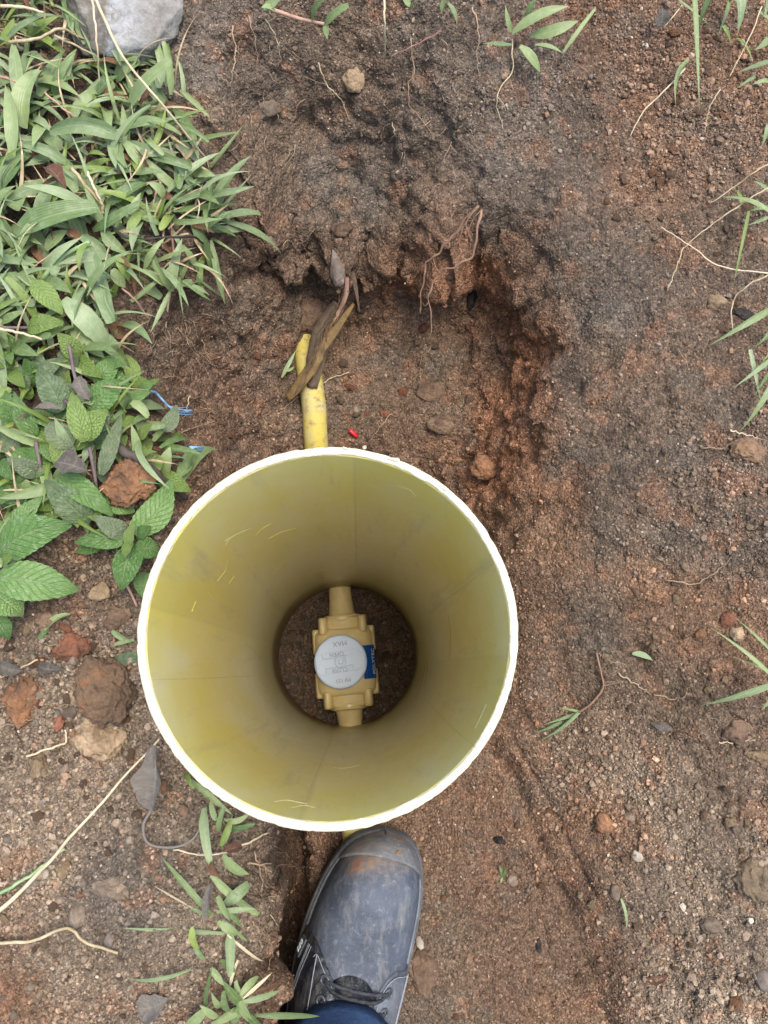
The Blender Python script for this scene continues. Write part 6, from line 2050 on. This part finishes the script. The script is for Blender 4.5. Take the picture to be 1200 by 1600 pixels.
# ------------------------------------------------------------------ straws, twigs, leaves, scraps
ST = [([(143, -10, .04), (150, 50, .05), (156, 133, .03)], .0012, .0007, 'straw', 'white straw pointing down from the pale rock into the grass'),
      ([(146, -10, .045), (190, 85, .05), (255, 165, .045), (322, 248, .012)], .0016, .0010, 'straw', 'long white straw slanting from the rock to the pit edge'),
      ([(12, 66, .03), (60, 60, .035), (94, 45, .03), (130, 60, .02), (160, 66, .016)], .0018, .0009, 'straw', 'bent whitish stalk lying in front of the pale rock'),
      ([(85, 56, .02), (120, 72, .02), (155, 92, .016), (176, 120, .01)], .0014, .0008, 'straw', 'second dry stalk just under the bent whitish one'),
      ([(0, 9, .03), (40, 12, .03), (68, 20, .025)], .0018, .0012, 'straw', 'flat pale stalk in the top corner of the picture'),
      ([(-5, 118, .02), (30, 128, .022), (50, 120, .024), (66, 100, .02)], .0018, .0009, 'stem_red', 'reddish jointed stem at the upper picture edge'),
      ([(70, 145, .02), (110, 178, .022), (146, 200, .02)], .0012, .0009, 'stem_red', 'short reddish stem with a pale tip above the long blunt blade'),
      ([(112, 262, .03), (135, 292, .03), (158, 318, .025), (160, 335, .02)], .0018, .0020, 'straw', 'pale forked dry stalk in the middle of the grass'),
      ([(136, 268, .032), (148, 295, .03), (160, 320, .025)], .0015, .0012, 'straw', 'shorter pale stalk joining the forked one'),
      ([(160, 342, .016), (200, 372, .02), (250, 372, .02), (300, 370, .015), (322, 385, .01)], .0017, .0011, 'twig', 'dark thin twig lying across the grass'),
      ([(-5, 513, .035), (30, 520, .035), (66, 530, .03)], .0016, .0011, 'straw', 'cream straw poking in from the picture edge over the wilted mint'),
      ([(248, 1155, .02), (180, 1230, .022), (100, 1320, .016), (60, 1365, .012), (-10, 1432, .012)], .0009, .0022, 'straw', 'long cream straw slanting away from the rim across the bank'),
      ([(100, 1326, .014), (50, 1366, .012), (-10, 1402, .01)], .0012, .0018, 'stem_green', 'pale green stalk splitting off beside the long straw'),
      ([(-10, 1474, .006), (50, 1470, .008), (105, 1450, .012), (130, 1470, .008), (184, 1490, .004)], .0016, .0013, 'straw', 'bent cream stick low on the bare bank'),
      ([(42, 1182, .004), (75, 1170, .005), (102, 1160, .006), (102, 1140, .006)], .0012, .0009, 'straw', 'angled grey straw above the small yellowish lump'),
      ([(420, 1300, .01), (380, 1320, .012), (330, 1336, .01), (270, 1328, .008)], .0011, .0007, 'straw', 'thin curved straw beside the grass below the rim'),
      ([(600, -10, .05), (601, 40, .05), (602, 84, .03)], .0012, .0008, 'straw', 'straight white straw at the top edge of the picture'),
      ([(1205, 428, .02), (1170, 445, .02), (1145, 472, .012), (1144, 518, .008)], .0010, .0007, 'straw', 'kinked dry stem over the burnt wood piece'),
      ([(1032, 354, .006), (1060, 372, .01), (1090, 392, .01), (1125, 416, .012), (1205, 428, .016)], .0005, .0009, 'straw', 'long thin dry stem arching over the right slope'),
      ([(1068, 386, .008), (1056, 420, .008), (1043, 454, .004)], .0007, .0004, 'straw', 'short dry stem hanging from the long arching one'),
      ([(1205, 254, .02), (1180, 268, .02), (1150, 290, .014), (1110, 318, .008)], .0010, .0005, 'straw', 'dry stem above the runner grass'),
      ([(1205, 290, .02), (1160, 318, .018), (1100, 360, .012), (1060, 395, .006)], .0009, .0005, 'straw', 'dry stem below the runner grass'),
      ([(1070, 108, .012), (1040, 140, .012), (1005, 175, .008), (985, 212, .004)], .0011, .0006, 'straw', 'dry straw slanting down from the tall corner grass'),
      ([(1066, 8, .012), (1050, 28, .012), (1036, 44, .008)], .0007, .0005, 'straw', 'short dry straw at the top near the tall grass'),
      ([(1190, 10, .02), (1175, 50, .02), (1150, 100, .014), (1140, 120, .01)], .0008, .0006, 'straw', 'dry straw crossing the pale wide blade'),
      ([(1125, 140, .01), (1108, 170, .008), (1102, 205, .004)], .0008, .0004, 'straw', 'dry straw below the tall corner grass tip'),
      ([(690, 48, .006), (650, 70, .008), (610, 88, .006)], .0010, .0006, 'stem_red', 'brown twig slanting on the top of the far wall'),
      ([(232, 500, .01), (212, 470, .014), (190, 450, .016)], .0010, .0012, 'stem_red', 'reddish stalk drooping off the grass over bare soil')]
for i, (pts, r0, r1, mt, lab) in enumerate(ST):
    strand('twig' if mt == 'twig' else ('straw' if mt == 'straw' else 'stalk'), lab, 'twig' if mt == 'twig' else ('straw' if mt == 'straw' else 'stalk'), pts, r0 * .72, r1 * .72, mt, None, 6, 0.0003, i)
strand('twig', 'thick black twig between the orange clod and the rim', 'twig', [(183, 700, .018), (215, 718, .02), (250, 745, .018), (292, 778, .012)], .0036, .0024, 'twig', None, 8, 0.0006, 3)
strand('twig', 'thin reddish twig hidden under the mint beside the rim', 'twig', [(196, 910, .004), (206, 930, .006), (214, 948, .005)], .0012, .0009, 'stem_red', None, 5)


def single_leaf(name, base, tip, w, mat, label, cat, hb=.006, ht=.006, arch=.12, bend=.05, roll=.2):
    b, t = lift(base[0], base[1], hb), lift(tip[0], tip[1], ht)
    mt, Ln = leaf_matrix(b, t, roll)
    kd = 'mint' if mat.startswith('mint') else 'dry'
    o = bpy.data.objects.new(name, leaf_mesh(kd, lr.randrange(len(TPL[kd])), arch, bend, mat, px2m(w, b) / Ln))
    C.objects.link(o)
    o.matrix_world = mt
    return tag(o, label, cat)


dl = single_leaf('dead_leaf', (238, 1268), (244, 1160), 46, 'leaf_grey', 'withered grey folded leaf hanging against the rim', 'leaf', .012, .02, .1, .05, .4)
strand('stalk', 'curled grey stalk of the withered leaf looping over the soil', 'stalk', [(236, 1266, .012), (224, 1290, .008), (232, 1318, .008), (270, 1324, .008), (300, 1312, .01), (316, 1288, .012)], .0011, .0008, 'leaf_grey', None, 6)
single_leaf('dead_leaf', (70, 262), (102, 296), 24, 'leaf_brown', 'small curled red-brown leaf in the middle of the grass', 'leaf', .03, .03, .2, 0, .3)
single_leaf('dead_leaf', (104, 362), (130, 376), 18, 'leaf_brown', 'pinkish brown leaf scrap under the wide blue-green blade', 'leaf', .016, .016)
single_leaf('dead_leaf', (165, 505), (200, 530), 24, 'leaf_brown', 'orange-brown dry leaf at the edge of the bare soil', 'leaf', .008, .01, .15)
single_leaf('dead_leaf', (192, 548), (206, 525), 10, 'leaf_brown', 'thin tan leaf curl below the orange-brown dry leaf', 'leaf', .006, .01, .2)
single_leaf('dead_leaf', (215, 1575), (262, 1560), 40, 'leaf_grey', 'flat greyish purple leaf low on the bank', 'leaf', .003, .004, .04)
single_leaf('dead_leaf', (0, 1038), (36, 1048), 20, 'leaf_grey', 'white-grey dry leaf curl at the picture edge above the round clod', 'leaf', .008, .008, .1)
single_leaf('dead_leaf', (60, 1040), (98, 1046), 18, 'leaf_grey', 'grey papery leaf scrap between the two upper clods', 'leaf', .008, .01, .15)
single_leaf('dead_leaf', (1022, 1040 + 90), (1052, 1140), 14, 'leaf_grey', 'small grey leaf scrap on the right slope', 'leaf', .003, .003, .06)
single_leaf('dead_leaf', (1005, 1530), (1044, 1524), 12, 'leaf_brown', 'flat brown leaf scrap on the lower spoil slope', 'leaf', .003, .003, .04)
single_leaf('dead_leaf', (1028, 45), (1035, 12), 20, 'leaf_grey', 'dark grey dead leaf at the top edge beside a dry straw', 'leaf', .01, .014, .12)
single_leaf('dead_leaf', (150, 150), (202, 156), 16, 'leaf_brown', 'pale bark-like scrap under the grass near the rock', 'leaf', .016, .016, .05)

# strip of rotten bark and plant fibre lying over the pipe
bark = empty('bark_strip', W(490, 560, .22), 'brown rotting strip of bark wrapped over the yellow pipe', 'bark')
M['bark'] = mat_fibre('rotten_bark', (66, 54, 40), (104, 84, 62), 0.85, 120.0)
M['bark_dark'] = mat_fibre('rotten_bark_dark', (56, 46, 38), (96, 82, 66), 0.9, 160.0)
M['bark_yellow'] = mat_fibre('bark_yellow', (70, 56, 40), (116, 94, 58), 0.8, 120.0)


def strip(pts, widths, mat, name, curl=0.35, thick=0.0012):
    """ribbon with a curled section through world points"""
    P_ = spline(pts, 26)
    Wd = np.interp(np.linspace(0, 1, 26), np.linspace(0, 1, len(widths)), widths)
    T = np.gradient(P_, axis=0); T /= np.linalg.norm(T, axis=1)[:, None]
    V, F = [], []
    nu = 7
    for lay in (0, 1):
        for i in range(26):
            s = np.cross(T[i], [0, 0, 1.0]); s /= np.linalg.norm(s) + 1e-9
            up = np.cross(s, T[i])
            for j in range(nu):
                u = j / (nu - 1) * 2 - 1
                rag = 1 + 0.10 * float(noise3(np.array([[i * 0.9, u * 3.0, len(widths) * 7.7]]), 19)[0]) * (abs(u) > .5)
                V.append(P_[i] + s * u * Wd[i] / 2 * rag - up * (curl * Wd[i] * u * u * 0.5) + up * (0.0 if lay == 0 else -thick) + up * 0.0016 * float(noise3(np.array([[i * 0.45, u * 4.0, len(widths) * 3.1]]), 23)[0]))
    m_ = 26 * nu
    for i in range(25):
        for j in range(nu - 1):
            a_ = i * nu + j
            F += [(a_, a_ + 1, a_ + nu + 1, a_ + nu), (m_ + a_ + nu, m_ + a_ + nu + 1, m_ + a_ + 1, m_ + a_)]
    for i in range(25):
        for j in (0, nu - 1):
            a_ = i * nu + j
            F.append((a_, a_ + nu, m_ + a_ + nu, m_ + a_))
    for j in range(nu - 1):
        F.append((j, m_ + j, m_ + j + 1, j + 1)); a_ = 25 * nu + j
        F.append((a_, a_ + 1, m_ + a_ + 1, m_ + a_))
    o = link(name, mesh_from(name, V, F, M[mat]))
    rel(o, bark)
    return o


strip([W(487, 606, .226), W(492, 565, .236), W(500, 525, .244), W(510, 498, .25), W(524, 472, .262)], [.010, .019, .020, .015, .006], 'bark_dark', 'bark_sheet', 0.55)
strip([W(447, 624, .222), W(466, 600, .234), W(488, 570, .243), W(506, 538, .248), W(526, 508, .254), W(552, 474, .264)], [.006, .012, .013, .010, .011, .003], 'bark_yellow', 'bark_sheet', 0.45)
strip([W(512, 515, .25), W(530, 485, .262), W(541, 455, .28), W(542, 425, .295), W(538, 395, .30)], [.001, .0035, .0045, .004, .002], 'stem_red', 'fibre_strip', 0.3)
strip([W(562, 490, .262), W(556, 450, .28), W(548, 420, .292), W(535, 388, .30)], [.001, .004, .006, .003], 'bark_dark', 'fibre_strip', 0.3)
br = np.random.default_rng(4)
for k in range(16):                                       # torn fibres along the strip
    s0 = br.uniform(0, 0.6); s1 = s0 + br.uniform(0.25, 0.5)
    line = spline([W(470, 612, .236), W(492, 565, .246), W(505, 520, .254), W(530, 480, .27), W(545, 420, .3)], 40)
    q = line[int(s0 * 39):int(min(1, s1) * 39) + 1] + br.normal(0, .004, 3) * [1, 1, .3] + np.cumsum(br.normal(0, .0007, (int(min(1, s1) * 39) + 1 - int(s0 * 39), 3)), 0)
    v, f = tube_geo(q, np.linspace(br.uniform(.0004, .0008), .0002, len(q)), 5)
    rel(link('fibre', mesh_from('fibre', v, f, M[['bark', 'bark_dark', 'bark_yellow'][k % 3]])), bark)

# scraps of plastic
M['blue_plastic'] = mat_plain('blue_plastic', (130, 172, 208), 0.5, 0.4, 0.2, 300.0, 0.1)
M['red_plastic'] = mat_plain('red_plastic', (200, 34, 44), 0.45, 0.4, 0.2, 300.0, 0.1)
M['brick_red'] = mat_plain('red_scrap', (170, 74, 52), 0.8, 0.3, 0.2, 300.0, 0.2)
bs = strand('string', 'frayed scrap of light blue string at the pit edge', 'string', [(234, 610, .016), (246, 616, .018), (262, 634, .016), (280, 640, .012), (300, 642, .008)], .0011, .0007, 'blue_plastic', None, 5, 0.0005, 4)
for k in range(4):
    P_ = spline(path3([(262, 634, .016), (278, 637 + 3 * k, .014), (296 + 2 * k, 636 + 4 * k, .008)]), 10)
    v, f = tube_geo(P_, np.linspace(.0005, .0003, 10), 4)
    c = np.array(bs.location)
    link('frayed_thread', mesh_from('frayed_thread', [np.array(x) - c for x in v], f, M['blue_plastic']), bs)
bs = strand('string', 'shorter tuft of blue threads just above the rim', 'string', [(296, 698, .008), (312, 700, .01), (332, 704, .008)], .0009, .0005, 'blue_plastic', None, 5)
for k in range(4):
    P_ = spline(path3([(298, 698 + k, .009), (314, 698 + 2 * k, .011), (330, 700 + 2 * k, .008)]), 8)
    v, f = tube_geo(P_, np.linspace(.0004, .0003, 8), 4)
    c = np.array(bs.location)
    link('frayed_thread', mesh_from('frayed_thread', [np.array(x) - c for x in v], f, M['blue_plastic']), bs)
v, f = tube_geo(spline(path3([(546, 672, .003), (553, 678, .004), (558, 683, .003)]), 8), [.0016, .0022, .0021, .002, .0022, .002, .0019, .0012], 7)
c = lift(552, 678, .003)
tag(link('plastic_scrap', mesh_from('plastic_scrap', [np.array(x) - c for x in v], f, M['red_plastic']), None, tuple(c)), 'tiny bright red plastic bit on the pit floor', 'scrap')
rock('brick_chip', 602, 647, 9, 6, 'clod_red', 'brick-red chip above the bright red bit on the pit floor', 'chip', 777, 2, 0.3, 0.7, 0.3, 0.4)
